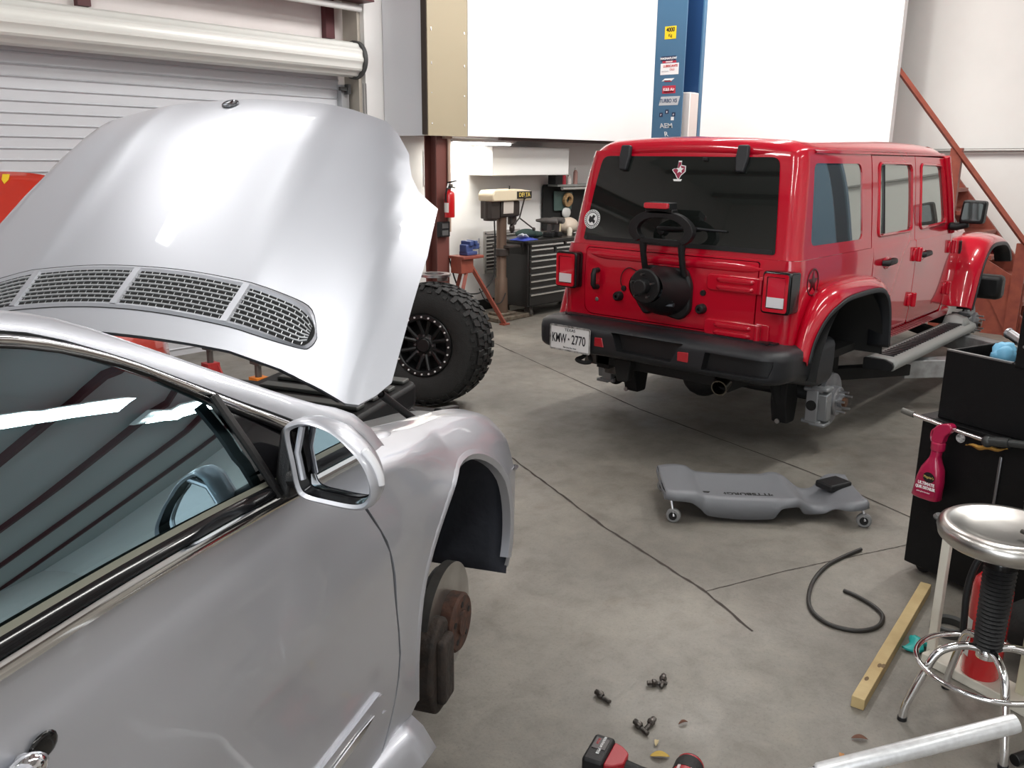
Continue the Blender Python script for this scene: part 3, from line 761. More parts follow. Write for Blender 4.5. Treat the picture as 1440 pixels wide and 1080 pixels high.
LEATH = mat('seat_leather', (.13, .12, .10), .5, bump=.1, bscale=120)
DASH = mat('dashboard_soft', (.035, .036, .04), .6)
dp = MB(); dp.grid([[(-.62+dx, y, z+.02*(1-(y/.8)**2)) for dx, z in ((.14, 1.13), (0, 1.155), (-.20, 1.14), (-.30, 1.09), (-.33, .98), (-.30, .75))] for y in [-.78+.13*k for k in range(13)]]); dp.build('dashboard', DASH, car, ang=60)
dc = MB(); dc.grid([[(x, -.78+o, z) for z, o in ((1.155, -.03), (1.13, .03), (1.05, .035), (.95, .05), (.70, .03), (.40, .0))] for x in [-.75-.12*k for k in range(14)]]); dc.build('door_trim', mat('door_card', (.05, .048, .042), .6), car, solid=.01)
for yy in (-.38, .38):
    sb = MB()
    rows = [[(x+dx, yy+w*b_, z) for b_ in (-1, -.8, 0, .8, 1) for dx, w in ((( .03 if abs(b_) == 1 else (.045 if abs(b_) == .8 else 0)), .25),)] for x, z in ((-1.60, .62), (-1.70, .85), (-1.78, 1.10), (-1.82, 1.22))]
    sb.grid(rows); sb.box((-1.42, yy, .60), (.52, .50, .14)); sb.box((-1.84, yy, 1.35), (.08, .26, .17), (0, -.2, 0))
    sb.build('front_seat', LEATH, car, bevel=.03, seg=3, solid=.06)
sw = MB(); c = Vector((-1.02, .38, 1.08)); ax = Vector((-.85, 0, .5)).normalized(); u = Vector((0, 1, 0)); v = ax.cross(u)
sw.tube([c+u*.185*math.cos(2*PI*k/40)+v*.185*math.sin(2*PI*k/40) for k in range(40)], .015, 10, closed=True); sw.ball(c-ax*.02, (.06, .08, .06), 14)
for a in (20, 160, 270): sw.cyl(c, c+u*.18*math.cos(math.radians(a))+v*.18*math.sin(math.radians(a)), .014, n=8)
sw.build('steering_wheel', DASH, car)
MB().box((-1.3, 0, .42), (2.9, 1.5, .1)).build('floor_pan', BLACKM, car)
MB().box((-2.55, 0, .9), (.12, 1.4, .8), (0, -.3, 0)).build('rear_seat', LEATH, car, bevel=.05)
# front end hidden beyond the raised hood
fe = MB(); fe.grid([[(.76+.16*(1-(y/.70)**2), y, z) for z in (.30, .42, .60, .74)] for y in [-.66+.11*k for k in range(13)]]); fe.build('front_bumper', SILVER, car, solid=.01)
# ------------------------------------------------------------------ red off-road SUV on the lift
suv = thing('off_road_suv', 'red boxy off-road SUV without wheels raised on the lift', 'car', (5.167, 2.721, 0))
HWZ = [.50, .62, .76, 1.0, 1.17, 1.205]; HWW = [.755, .775, .788, .792, .788, .780]
def tubw(z): return smooth_interp(z, HWZ, HWW)
def topw(z): return smooth_interp(z, [1.20, 1.26, 1.40, 1.60, 1.72, 1.79, 1.83, 1.85], [.772, .764, .752, .732, .716, .700, .665, .60])
def topx(z): return smooth_interp(z, [1.20, 1.26, 1.5, 1.72, 1.80, 1.84, 1.85], [-.632, -.622, -.575, -.525, -.500, -.455, -.40])
def tubx(z): return smooth_interp(z, [.70, .9, 1.15, 1.205], [-.655, -.662, -.655, -.640])
def wrap(wf, xf, a, r):
    """s runs from the rear centre (0) round the corner and forward along the side; + is the right side"""
    def f(s, z):
        sg = 1 if s >= 0 else -1; q = abs(s); hw = wf(z); x0 = xf(z); bl = r*PI/2
        if q <= a: x, y = x0, q/a*(hw-r)
        elif q <= a+bl:
            t = (q-a)/r; x, y = x0+r*(1-math.cos(t)), hw-r+r*math.sin(t)
        else: x, y = x0+r+(q-a-bl), hw
        return Vector((x, -sg*y, z))
    return f
RT, AT = .06, .72
tubf = wrap(tubw, tubx, AT, RT)
def ts(x, z=1.0): return AT+RT*PI/2+(x-tubx(z)-RT)     # s of a point on the side at x
RH, AH = .075, .66
topf = wrap(topw, topx, AH, RH)
def hs_(x, z): return AH+RH*PI/2+(x-topx(z)-RH)
archx = [(-.60, .64), (-.50, .84), (-.40, .935), (-.24, .985), (.24, .985), (.40, .93), (.50, .80), (.56, .62)]
# rear tub: tailgate opening cut out, wheel arches cut out
tail = rr([(.575, .765), (.575, 1.19), (-.610, 1.19), (-.610, .765)], [.07, .02, .02, .07])
def ysc(y, z): return -y*AT/(tubw(z)-RT)       # y on the rear face -> s
tg_hole = [(ysc(-q[0], q[1]), q[1]) for q in tail]
def tub_side(sgn):
    low = [(.485, .60), (.485, 1.205)]
    return [(sgn*ts(x, z), z) for x, z in archx[::-1] if x < .49]
R_ = [(ts(.485), 1.205), (ts(.485), .84)]+[(ts(x), z) for x, z in archx[::-1] if x < .48]+[(ts(-.62), .735)]
out = R_+[(-s, z) for s, z in R_[::-1]]
tub = MB().panel(out, [tg_hole], tubf, .05, flip=False).build('rear_body', RED, suv, solid=.02, ang=50)
tgp = [(ysc(-q[0]*1.0, q[1]), q[1]) for q in rr([(.569, .771), (.569, 1.186), (-.604, 1.186), (-.604, .771)], [.07, .02, .02, .07])]
gate = MB().panel(tgp, [], lambda s, z: tubf(s, z)+Vector((-.004-.010*max(0, min(1, (z-1.10)/.03)) if False else -.004, 0, 0)), .05, flip=False).build('tailgate', RED, suv, solid=.02, ang=50)
MB().panel([(-.66, .74), (.66, .74), (.66, 1.2), (-.66, 1.2)], [], lambda a, z: (-.615, a, z), .2).build('gate_gap_backing', BLACKM, suv)
# pressed rail across the top of the tailgate and lower contour line
def rearbar(name, y0, y1, z, h, t, m, parent, x0=-.66, n=20, r=.4):
    rows = []
    for k in range(n+1):
        u = k/n; y = y0+(y1-y0)*u; e = min(1, min(u, 1-u)/.08); e = e**.5 if e > 0 else 0
        rows.append([(x0-t*c*e, y, z+h/2*s_*max(e, .05)) for s_, c in ((-1, 0), (-.8, .8), (0, 1), (.8, .8), (1, 0))])
    return MB().grid(rows).build(name, m, parent, ang=60)
for z in (1.055, .775+.02):
    hp = MB().prism(rr([(-.27, z-.045), (-.62, z-.045), (-.62, z+.05), (-.27, z+.05)], [.03, .01, .01, .03]), (-.660, 0, 0), (0, 1, 0), (0, 0, 1), (-.024, 0, 0)).build('tailgate_hinge', RED, gate, bevel=.010, seg=3)
    for dz in (-.022, .022): rearbar('hinge_rib', -.33, -.57, z+dz, .030, .016, RED, hp, x0=-.682)
    kn = MB(); kn.cyl((-.686, -.605, z-.04), (-.686, -.605, z+.045), .018, n=14); kn.prism(rr([(-.58, z-.05), (-.665, z-.05), (-.665, z+.055), (-.58, z+.055)], .012), (-.660, 0, 0), (0, 1, 0), (0, 0, 1), (-.010, 0, 0)); kn.build('hinge_knuckle', RED, hp, bevel=.004)
rearbar('tailgate_crease', .567, -.602, 1.150, .05, .009, RED, gate, x0=-.663)
# handle, lock, bump stops, plug, cable
hd = MB(); hd.tube([(-.665, .505, 1.052), (-.705, .505, 1.050), (-.715, .505, 1.03), (-.715, .505, .965), (-.70, .505, .948), (-.665, .505, .945)], [.016, .018, .018, .018, .018, .016], 10); hd.build('tailgate_handle', BLACKP, gate)
MB().lathe([(.0, .006), (.007, .006), (.012, .004), (.014, 0)], (-.665, .508, .865), (-1, 0, 0), 20).build('tailgate_lock', mat('lock_grey', (.20, .19, .18), .4, .6), gate)
for y, z in ((.335, .905), (-.245, .893)):
    b = MB(); b.lathe([(.030, 0), (.028, .035), (.020, .045), (.010, .045), (.010, .025), (.001, .025)], (-.665, y, z), (-1, 0, .0), 20); b.build('bump_stop', BLACKP, gate)
for y, z in ((-.245, .985), (.305, .955)):
    MB().lathe([(.018, 0), (.016, .012), (.006, .014), (.001, .012)], (-.665, y, z), (-1, 0, 0), 16).build('rubber_plug', BLACKP, gate)
MB().tube(cr([(-.668, .205, 1.065), (-.674, .27, 1.085), (-.676, .315, 1.05), (-.675, .325, .99), (-.672, .305, .955)], 8), .003, 6).build('camera_cable', BLACKP, gate)

# spare wheel carrier without the wheel
CC = Vector((0, .0, 1.0))
car_pl = rr([(.13, 1.12), (.20, 1.06), (.20, .90), (.13, .815), (.05, .845), (-.03, .825), (-.12, .81), (-.18, .87), (-.18, 1.03), (-.14, 1.115)], .03)
sc_ = MB(); sc_.prism(car_pl, (-.66, 0, 0), (0, 1, 0), (0, 0, 1), (-.045, 0, 0)); sp_c = sc_.build('spare_carrier', BLACKP, suv, bevel=.012)
rows = []
for x, r, y, z in ((-.70, .165, .0, .975), (-.76, .15, .0, .98), (-.86, .115, .0, 1.0), (-.90, .105, .0, 1.02)):
    rows.append([(x, y+r*1.1*math.cos(2*PI*k/28), z+r*.9*math.sin(2*PI*k/28)) for k in range(28)])
MB().grid(rows, closeu=True, flip=True).build('carrier_neck', BLACKP, sp_c)
hb_ = MB(); hb_.lathe([(.098, 0), (.100, .02), (.092, .028), (.045, .028), (.042, .075), (.036, .080), (.001, .080)], (-.89, 0, 1.025), (-1, 0, 0), 36); hb_.build('carrier_hub', BLACKP, sp_c)
for k in range(5):
    a = math.radians(90+72*k); y, z = .070*math.cos(a), 1.025+.070*math.sin(a)
    MB().cyl((-.915, y, z), (-.955, y, z), .006, n=8).build('wheel_stud', mat('stud_dark', (.12, .12, .12), .35, .8), sp_c)
cm = MB(); cm.box((-.80, -.085, .955), (.03, .10, .11), (0, 0, .35)); q = cm.build('rear_camera_pod', GREYP, sp_c, bevel=.008)
for k in range(4): MB().box((-.822, -.09, .915+.027*k), (.010, .085, .012), (0, 0, .35)).build('pod_rib', mat('pod_rib', (.09, .10, .12), .4), q)
# uprights, cross bar, arch and the high brake lamp
for y in (.125, -.135):
    MB().tube([(-.70, y, 1.08), (-.725, y, 1.12), (-.745, y, 1.19), (-.755, y, 1.27)], [.024, .019, .019, .024], 10).build('carrier_upright', BLACKP, sp_c)
def prof_arch(k, dz=0):
    return [(y*k, 1.265+(z-1.265)*k+dz) for y, z in ((.165, 1.262), (.205, 1.30), (.215, 1.345), (.185, 1.395), (.12, 1.432), (.03, 1.445), (-.06, 1.440), (-.135, 1.420), (-.195, 1.378), (-.215, 1.33), (-.195, 1.285), (-.155, 1.258))]
A_ = cr([Vector((a, b, 0)) for a, b in prof_arch(1)], 5); B_ = cr([Vector((a*.73-.002, 1.285+(b-1.262)*.66, 0)) for a, b in prof_arch(1)], 5)
ring = [(p.x, p.y) for p in A_]+[(p.x, p.y) for p in B_[::-1]]
rg = MB(); rg.prism([(p.x, p.y) for p in A_]+[(p.x, p.y) for p in B_[::-1]], (-.735, 0, 0), (0, 1, 0), (0, 0, 1), (-.045, 0, 0)); rg.box((-.757, .0, 1.270), (.045, .27, .026))
rg.build('lamp_bracket', BLACKP, sp_c, bevel=.006)
lp_ = MB(); lp_.prism(rr([(.085, 1.455), (.085, 1.425), (-.10, 1.425), (-.10, 1.455)], .01), (-.72, .02, 0), (0, 1, 0), (0, 0, 1), (-.06, 0, 0)); lp_.box((-.76, .01, 1.470), (.085, .165, .045)); lh = lp_.build('lamp_housing', BLACKP, sp_c, bevel=.006)
MB().prism(rr([(.09, 1.458), (.09, 1.490), (-.07, 1.490), (-.07, 1.458)], .012), (-.80, .0, 0), (0, 1, 0), (0, 0, 1), (-.022, 0, 0)).build('brake_lamp_lens', REDLENS, lh, bevel=.004)

# tail lamps
def tail_lamp(sg):
    yc = sg*.715; z0, z1 = .925, 1.155
    o = rr([(yc-.083, z0), (yc+.083, z0), (yc+.083, z1), (yc-.083, z1)], .022)
    b = MB(); b.prism(o, (-.655, 0, 0), (0, 1, 0), (0, 0, 1), (-.075, 0, 0))
    if sg < 0: b.prism(rr([(.12, z0+.004), (-.0, z0+.004), (-.0, z1-.004), (.12, z1-.004)], .02), (-.735, -.800, 0), (1, 0, 0), (0, 0, 1), (0, .03, 0))
    h_ = b.build('tail_lamp', GLOSSK, suv, bevel=.008)
    i1 = rr([(yc-.070, z0+.012), (yc+.070, z0+.012), (yc+.070, z1-.012), (yc-.070, z1-.012)], .016); i2 = rr([(yc-.054, z0+.030), (yc+.054, z0+.030), (yc+.054, z1-.028), (yc-.054, z1-.028)], .010)
    g_ = MB(); N = len(i1); P = lambda L, x: [(x, a, c) for a, c in L]
    g_.grid([P(i1, -.729), P(i1, -.740), P(i2, -.740), P(i2, -.722)], closeu=True); g_.build('lamp_red_ring', REDLENS, h_)
    MB().box((-.729, yc, z0+.118+.025), (.006, .098, .110)).build('brake_lens', mat('brake_lens', (.62, .01, .035), .15, coat=1), h_)
    MB().box((-.730, yc, z0+.063), (.008, .098, .056)).build('reverse_lens', WLENS, h_)
    MB().box((-.733, yc, z0+.022), (.010, .108, .010)).build('lamp_chrome_edge', CHROME, h_)
tail_lamp(1); tail_lamp(-1)

# hardtop shell: rear pane and quarter panes cut out
def yh(y, z): return -y*AH/(topw(z)-RH)
rw = rr([(.645, 1.235), (.590, 1.745), (-.575, 1.745), (-.640, 1.235)], [.02, .05, .05, .02])
rw_s = [(yh(q[0], q[1]), q[1]) for q in rw]
qw = rr([(-.44, 1.275), (.335, 1.268), (.315, 1.718), (-.385, 1.720)], .05)
qR = [(hs_(x, z), z) for x, z in qw]; qL = [(-s, z) for s, z in qR]
R_ = [(hs_(.485, 1.205), 1.205), (hs_(.485, 1.5), 1.5), (hs_(.485, 1.78), 1.78)]
ho_ = [(-.60, 1.205), (.60, 1.205), (hs_(-.5, 1.205), 1.205), (hs_(.485, 1.205), 1.205), (hs_(.485, 1.78), 1.78), (hs_(-.4, 1.78), 1.78), (AH, 1.78), (0, 1.79), (-AH, 1.78), (-hs_(-.4, 1.78), 1.78), (-hs_(.485, 1.78), 1.78), (-hs_(.485, 1.205), 1.205)]
top = MB().panel(ho_, [rw_s, qR, qL], topf, .045, flip=False).build('hardtop', RED, suv, solid=.02, ang=50)
# roof skin
def roofpt(x, v):
    """v -1..1 across"""
    zc = 1.872-.02*((x-.9)/1.5)**2; a = abs(v); hw = .706
    z = zc-.030*a*a-.055*max(0, (a-.80)/.20)**2.0; y = -v*hw
    return Vector((x, y, z))
rows = []
vv = [-1+2*k/40 for k in range(41)]
for x, dz, q in ((-.505, -.082, .93), (-.500, -.055, .94), (-.485, -.028, .955), (-.455, -.010, .975), (-.40, -.002, .99), (-.30, 0, 1), (0, 0, 1), (.4, 0, 1), (.8, 0, 1), (1.27, 0, 1), (1.62, 0, 1), (1.92, -.004, 1), (2.0, -.018, 1), (2.05, -.045, .99)):
    rows.append([Vector((p.x, p.y*q, p.z+dz)) for p in (roofpt(x, v) for v in vv)])
rf = MB().grid(rows, flip=True).build('roof', RED, top, ang=50, solid=.01)
for x in (-.28, .02, .32, .62, .92): pass
for y in (-.45, -.22, 0, .22, .45): rearbar
MB().grid([[roofpt(x, v)+Vector((0, 0, .0025)) for v in vv] for x in (1.295, 1.305)], flip=True).build('roof_seam', BLACKM, rf)
for sg in (1, -1):
    ch = MB(); ch.grid([[(x, -sg*(.700+o), 1.775+dz) for o, dz in ((0, .016), (.012, .012), (.014, 0), (0, -.006))] for x in (-.36, .5, 1.3, 2.0)], flip=sg < 0); ch.build('drip_rail', RED, top)
# rear pane and its furniture
TINT = mat('privacy_glass', (.010, .012, .011), .03, ior=1.6)
SIDETINT = mat('side_glass', (.40, .43, .40), .02, metal=.85)
gp = [(yh(q[0]*1.012, q[1]), q[1]+(.004 if q[1] > 1.5 else -.004)) for q in rw]
pane = MB().panel(gp, [], lambda s, z: topf(s, z)+Vector((-.006, 0, 0)), .06, flip=False).build('rear_window', TINT, suv, ang=60)
MB().panel([(s, z) for s, z in gp if False] or [(yh(.63, 1.23), 1.232), (yh(-.63, 1.23), 1.232), (yh(-.63, 1.25), 1.258), (yh(.63, 1.25), 1.258)], [], lambda s, z: topf(s, z)+Vector((-.010, 0, 0)), .06, flip=False).build('window_lower_seal', BLACKP, pane, solid=.006)
def onpane(y, z, o=.008):
    return topf(yh(y, z), z)+Vector((-o, 0, 0))
PU = (onpane(0, 1.7)-onpane(0, 1.3)).normalized()
for y in (.420, -.365):
    h_ = MB(); h_.prism(rr([(y+.033, 1.80), (y-.033, 1.80), (y-.036, 1.73), (y-.022, 1.66), (y+.022, 1.66), (y+.036, 1.73)], .012), (-.575, 0, 0), (0, 1, 0), (.27, 0, 1), (0, 0, 0)) if False else None
    o = onpane(0, 1.70, .005); h_ = MB()
    h_.prism(rr([(.033, .112), (-.033, .112), (-.038, .04), (-.024, -.040), (.024, -.040), (.038, .04)], .012), o+Vector((0, y, 0)), (0, 1, 0), PU, Vector((-PU.z, 0, PU.x))*.030)
    h_.build('window_hinge', GREYP, pane, bevel=.008)
wp = MB(); c = onpane(.075, 1.318, .005); wp.lathe([(.024, 0), (.022, .03), (.012, .035), (.001, .035)], c, (-1, 0, 0), 18); a = onpane(.06, 1.335, .045); b = onpane(-.16, 1.342, .035)
wp.tube([onpane(.10, 1.335, .03), a, b], [.012, .015, .008], 8); wp.build('wiper_arm', BLACKP, pane)
MB().tube([onpane(.10, 1.33, .018), onpane(-.1, 1.345, .022), onpane(-.345, 1.340, .018)], [.006, .009, .005], 8).build('wiper_blade', GREYP, pane)
MB().box(onpane(-.13, 1.735, .012), (.02, .03, .02)).build('washer_nozzle', BLACKP, pane, bevel=.004)
# window stickers
STW = mat('sticker_white', (.85, .86, .86), .5); STK = mat('sticker_black', (.01, .01, .012), .5); STM = mat('sticker_maroon', (.30, .02, .06), .5)
so = onpane(.605, 1.36, .0075); UX = Vector((0, -1, 0))
s1 = MB(); s1.prism(circ(0, 0, .060, 40), so, UX, PU, Vector((-.0012, 0, 0))); st1 = s1.build('round_sticker', STW, pane)
s2 = MB(); s2.prism(circ(0, 0, .045, 40), so+Vector((-.0013, 0, 0)), UX, PU, Vector((-.0006, 0, 0))); s2.build('sticker_ring', STK, st1)
s3 = MB(); s3.prism(circ(0, 0, .040, 40), so+Vector((-.0020, 0, 0)), UX, PU, Vector((-.0006, 0, 0))); s3.build('sticker_field', STW, st1)
s4 = MB(); s4.prism([(-.025, -.01), (-.012, -.025), (.004, -.016), (.02, -.03), (.026, -.01), (.012, .0), (.024, .02), (.006, .028), (-.004, .012), (-.02, .022)], so+Vector((-.0028, 0, 0)), UX, PU, Vector((-.0006, 0, 0)))
for k in range(26):
    a = 2*PI*k/26; s4.prism([(-.003, -.004), (.003, -.004), (.003, .004), (-.003, .004)], so+UX*(.0525*math.cos(a))+PU*(.0525*math.sin(a))+Vector((-.0016, 0, 0)), UX, PU, Vector((-.0008, 0, 0)))
s4.build('sticker_print', STK, st1)
sq = onpane(.033, 1.668, .0075)
tx = [(-.035, .012), (-.012, .012), (-.012, .058), (.010, .058), (.010, .034), (.042, .028), (.045, -.005), (.018, -.030), (.006, -.058), (-.010, -.040), (-.024, -.020), (-.034, -.012), (-.048, .004)]
hq = MB(); hq.prism(tx, sq, UX, PU, Vector((-.0012, 0, 0))); hb2 = hq.build('state_outline_sticker', STW, pane)
hq = MB(); hq.prism([(x*.86, y*.86) for x, y in tx], sq+Vector((-.0013, 0, 0)), UX, PU, Vector((-.0005, 0, 0))); hq.build('sticker_maroon_field', STM, hb2)
hq = MB(); hq.prism(star5(.006, .006, .026, .012), sq+Vector((-.002, 0, 0)), UX, PU, Vector((-.0005, 0, 0))); hq.build('sticker_star', STW, hb2); hq = MB(); hq.prism([(-.024, -.062), (.024, -.062), (.030, -.050), (-.030, -.050)], sq+Vector((-.002, 0, 0)), UX, PU, Vector((-.0005, 0, 0))); hq.build('sticker_banner', STW, hb2)
# interior dark liner so the cabin is closed
# quarter and door panes
def sidept(x, z, o=0): return Vector((x, -topw(z)+o, z))
def mk_side(sg):
    def f(x, z, o=0): p = sidept(x, z, o); return (p.x, p.y*sg, p.z)
    q = MB().panel(rr([(-.45, 1.265), (.345, 1.258), (.325, 1.728), (-.395, 1.730)], .05), [], lambda x, z: f(x, z, .006), .08, flip=sg < 0).build('quarter_window', SIDETINT, suv, ang=60)
    # doors: lower skin, upper frame with window, hinges, handle
    for nm, lo, hi, win in (
        ('rear_door', [(.612, .61), (1.325, .61), (1.325, 1.205), (.497, 1.205), (.497, .90), (.56, .78)], [(.497, 1.203), (1.325, 1.203), (1.318, 1.768), (.497, 1.768)], [(.615, 1.275), (1.250, 1.278), (1.232, 1.712), (.622, 1.716)]),
        ('front_door', [(1.335, .61), (2.115, .62), (2.135, .80), (2.135, 1.205), (1.335, 1.205)], [(1.335, 1.203), (2.135, 1.203), (1.985, 1.762), (1.328, 1.768)], [(1.45, 1.280), (2.030, 1.297), (1.905, 1.702), (1.445, 1.712)])):
        def lowf(x, z): return (x, -sg*(tubw(z)+.001), z)
        d = MB().panel(rr(lo, [.05, .03, .02, 0, 0, .03][:len(lo)]), [], lowf, .06, flip=sg < 0).build(nm, RED, suv, solid=.02, ang=50)
        MB().panel(hi, [rr(win, .045)], lambda x, z: f(x, z), .05, flip=sg < 0).build('window_frame', RED, d, solid=.012, ang=50)
        MB().panel(rr([(win[0][0]-.008, win[0][1]-.008), (win[1][0]+.01, win[1][1]-.008), (win[2][0]+.01, win[2][1]+.008), (win[3][0]-.008, win[3][1]+.008)], .045), [], lambda x, z: f(x, z, .007), .08, flip=sg < 0).build('door_window', SIDETINT, d, ang=60)
        wr = rr(win, .045, 6); rows = []
        for k0, o in ((.018, -.002), (.012, -.009), (.004, -.010), (-.004, .004)):
            cx = sum(p[0] for p in wr)/len(wr); cz = sum(p[1] for p in wr)/len(wr)
            rows.append([f(cx+(x-cx)*(1+k0*3), cz+(z-cz)*(1+k0*4), o) for x, z in wr])
        MB().grid(rows, closeu=True, flip=sg > 0).build('window_bead', RED, d, ang=60)
        if nm == 'rear_door': MB().tube([f(.715, 1.28, .002), f(.705, 1.71, .002)], .009, 8, flat=.6).build('window_divider', GLOSSK, d)
        hx = .72 if nm == 'rear_door' else 1.455
        hh = MB(); yb = tubw(1.10); hh.tube([(hx-.06, -sg*(yb+.002), 1.096), (hx-.05, -sg*(yb+.036), 1.098), (hx+.06, -sg*(yb+.042), 1.102), (hx+.10, -sg*(yb+.030), 1.106), (hx+.115, -sg*(yb+.004), 1.106)], [.018, .021, .018, .015, .012], 10); hh.build('door_handle', BLACKP, d)
        rc = MB(); rc.ball((hx+.02, -sg*(yb-.004), 1.090), (.085, .012, .045), 18); rc.build('handle_cup', RED, d)
        hx = 1.335 if nm == 'rear_door' else 2.155
        for z in (1.105, .785):
            hg = MB(); hg.cyl((hx, -sg*(tubw(z)+.022), z-.05), (hx, -sg*(tubw(z)+.022), z+.05), .019, n=14)
            hg.prism(rr([(hx-.075, z-.045), (hx+.065, z-.045), (hx+.065, z+.045), (hx-.075, z+.045)], .02), (0, -sg*(tubw(z)-.002), 0), (1, 0, 0), (0, 0, 1), (0, -sg*.018, 0)); hg.build('door_hinge', RED, d, bevel=.006)
    # belt step
    # sill, cowl side, front of body
    MB().panel([(.60, .54), (2.42, .54), (2.42, .60), (.60, .60)], [], lambda x, z: (x, -sg*tubw(z), z), .08, flip=sg < 0).build('sill', RED, suv, solid=.03)
    MB().panel([(2.145, .59), (2.50, .59), (2.50, .85), (2.62, 1.02), (2.70, 1.19), (2.145, 1.205)], [], lambda x, z: (x, -sg*(tubw(z)-.12*max(0, x-2.2)), z), .06, flip=sg < 0).build('cowl_side', RED, suv, solid=.02)
    # belt moulding of the tub
    # flares
    def flare(name, inner, outer, y0, y1, cx, tp=0):
        ic = cr([Vector((a, 0, b)) for a, b in inner], 6); oc = cr([Vector((a, 0, b)) for a, b in outer], 6); rows = []
        for a, b in zip(ic, oc):
            row = []; yE = y1-tp*max(0, min(1, (-.36-b.x)/.20))
            for t, lift in ((0, 0), (.3, .022), (.6, .030), (.85, .022), (1, 0)):
                p = a.lerp(b, t); n = Vector((p.x*0, 0, 1)); yy = y0+(yE-y0)*(t**.75)
                up = Vector((p.x, 0, p.z-.35)).normalized()*lift
                row.append((p.x+up.x+cx, -sg*yy, p.z+up.z))
            row.append((b.x*.995+cx, -sg*(yE+.004), b.z-.02))
            rows.append(row)
        fl_ = MB().grid(rows, flip=sg < 0).build(name, RED, suv, solid=.012, ang=60)
        rows = []
        for b in oc:
            q = Vector((b.x, 0, b.z-.40)).normalized(); yE = y1-tp*max(0, min(1, (-.36-b.x)/.20))
            rows.append([(b.x+q.x*d+cx, -sg*yy, b.z-.004+q.z*d) for d, yy in ((-.004, yE+.006), (-.014, yE+.014), (-.034, yE+.008), (-.038, yE-.03), (-.045, yE-.12))])
        MB().grid(rows, flip=sg < 0).build('flare_lip', GREYP, fl_, ang=60, solid=.006)
    flare('rear_flare', [(-.62, .66), (-.54, .87), (-.43, 1.0), (-.25, 1.055), (.23, 1.055), (.42, 1.0), (.51, .84), (.56, .62)], [(-.60, .66), (-.52, .84), (-.41, .955), (-.24, 1.005), (.22, 1.005), (.40, .95), (.49, .82), (.54, .60)], .785, .930, 0, .06)
    flare('front_flare', [(-.58, .60), (-.55, .68), (-.43, .98), (-.28, 1.115), (-.1, 1.15), (.25, 1.14), (.46, 1.06), (.56, .94)], [(-.56, .60), (-.52, .68), (-.40, .93), (-.26, 1.055), (-.1, 1.10), (.25, 1.09), (.44, 1.02), (.54, .92)], .62, .930, 3.008)
    wl = MB(); rows = []
    for k in range(24):
        a = math.radians(4+172*k/23); rows.append([(.52*math.cos(a), -sg*y, .50+.50*math.sin(a)) for y in (.90, .75, .6, .45)])
    wl.grid(rows); wl.prism([(.5*math.cos(math.radians(a)), .5+.5*math.sin(math.radians(a))) for a in range(4, 177, 8)], (0, -sg*.45, 0), (1, 0, 0), (0, 0, 1), (0, sg*.02, 0)); wl.build('rear_wheel_well', BLACKM, suv)
    fv = MB(); fv.prism([(2.60, .98), (2.645, .985), (2.615, 1.12), (2.585, 1.11)], (0, -sg*.735, 0), (1, 0, 0), (0, 0, 1), (0, -sg*.02, 0)); fv.build('fender_vent', BLACKP, suv, bevel=.004)
    # running board
    rb = MB(); rows = []
    for x in [.62+1.95*k/24 for k in range(25)]:
        e = min(1, (x-.60)/.10, (2.60-x)/.12)
        rows.append([(x, -sg*y, z) for y, z in ((.76, .47), (.80, .482), (.90, .478), (.945, .462), (.955, .44), (.945, .415), (.80, .405))])
    rb.grid(rows, flip=sg > 0); rbo = rb.build('running_board', mat('step_grey', (.30, .31, .30), .5), suv, solid=.006, ang=50)
    tr = MB()
    for k in range(30):
        x = .74+1.62*k/29; tr.box((x, -sg*.862, .488), (.020, .100, .008))
    tr.build('tread_ribs', GREYP, rbo)
    for x in (.60, 2.575):
        MB().prism(rr([(.76, .40), (.945, .41), (.957, .44), (.945, .466), (.90, .482), (.76, .480)], .012), (x, 0, 0), (0, -sg, 0), (0, 0, 1), (.02, 0, 0)).build('step_end_cap', BLACKP, rbo, bevel=.004)
    sc2 = MB(); rows = [[(x, -sg*y, z) for y, z in ((.765, .475+h), (.82, .485+h), (.90, .48+h*.7), (.93, .46))] for x, h in ((2.32, 0), (2.38, .05), (2.48, .055), (2.56, .0))]; sc2.grid(rows, flip=sg > 0); sc2.build('step_pad', mat('step_grey', (.30, .31, .30), .5), rbo, solid=.006)
    # mirror
    mm = MB(); mm.prism(rr([(-sg*.835, 1.285), (-sg*1.005, 1.285), (-sg*1.012, 1.455), (-sg*.85, 1.46)], .025), (2.10, 0, 0), (0, 1, 0), (0, 0, 1), (.09, 0, 0)); mm.tube([(2.12, -sg*.765, 1.262), (2.13, -sg*.82, 1.258), (2.14, -sg*.90, 1.285)], [.03, .03, .03], 10); mo_ = mm.build('door_mirror', BLACKP, suv, bevel=.02, seg=3)
    MB().prism(rr([(-sg*.855, 1.31), (-sg*.99, 1.31), (-sg*.995, 1.437), (-sg*.865, 1.44)], .018), (2.098, 0, 0), (0, 1, 0), (0, 0, 1), (-.003, 0, 0)).build('mirror_glass', mat('suv_mirror', (.05, .065, .065), .06), mo_)  # dark colour stands in for a dark reflection in the glass
    # a-pillar
    MB().tube([(2.20, -sg*.765, 1.21), (2.10, -sg*.745, 1.50), (2.01, -sg*.715, 1.77)], .032, 10).build('windscreen_pillar', RED, suv)
mk_side(1); mk_side(-1)
# star in a ring on the right rear quarter
sk = MB(); oR, iR = circ(0, 0, .078, 40), circ(0, 0, .068, 40); q0 = Vector((-.435, -.7935, 1.078))
sk.grid([[q0+Vector((a, 0, b)) for a, b in oR], [q0+Vector((a, 0, b)) for a, b in iR]], closeu=True); sk.panel(star5(0, 0, .066, .027), [], lambda a, b: q0+Vector((a, 0, b)), .05)
sk.build('star_decal', mat('decal_dark', (.05, .004, .008), .4), suv, solid=.001)
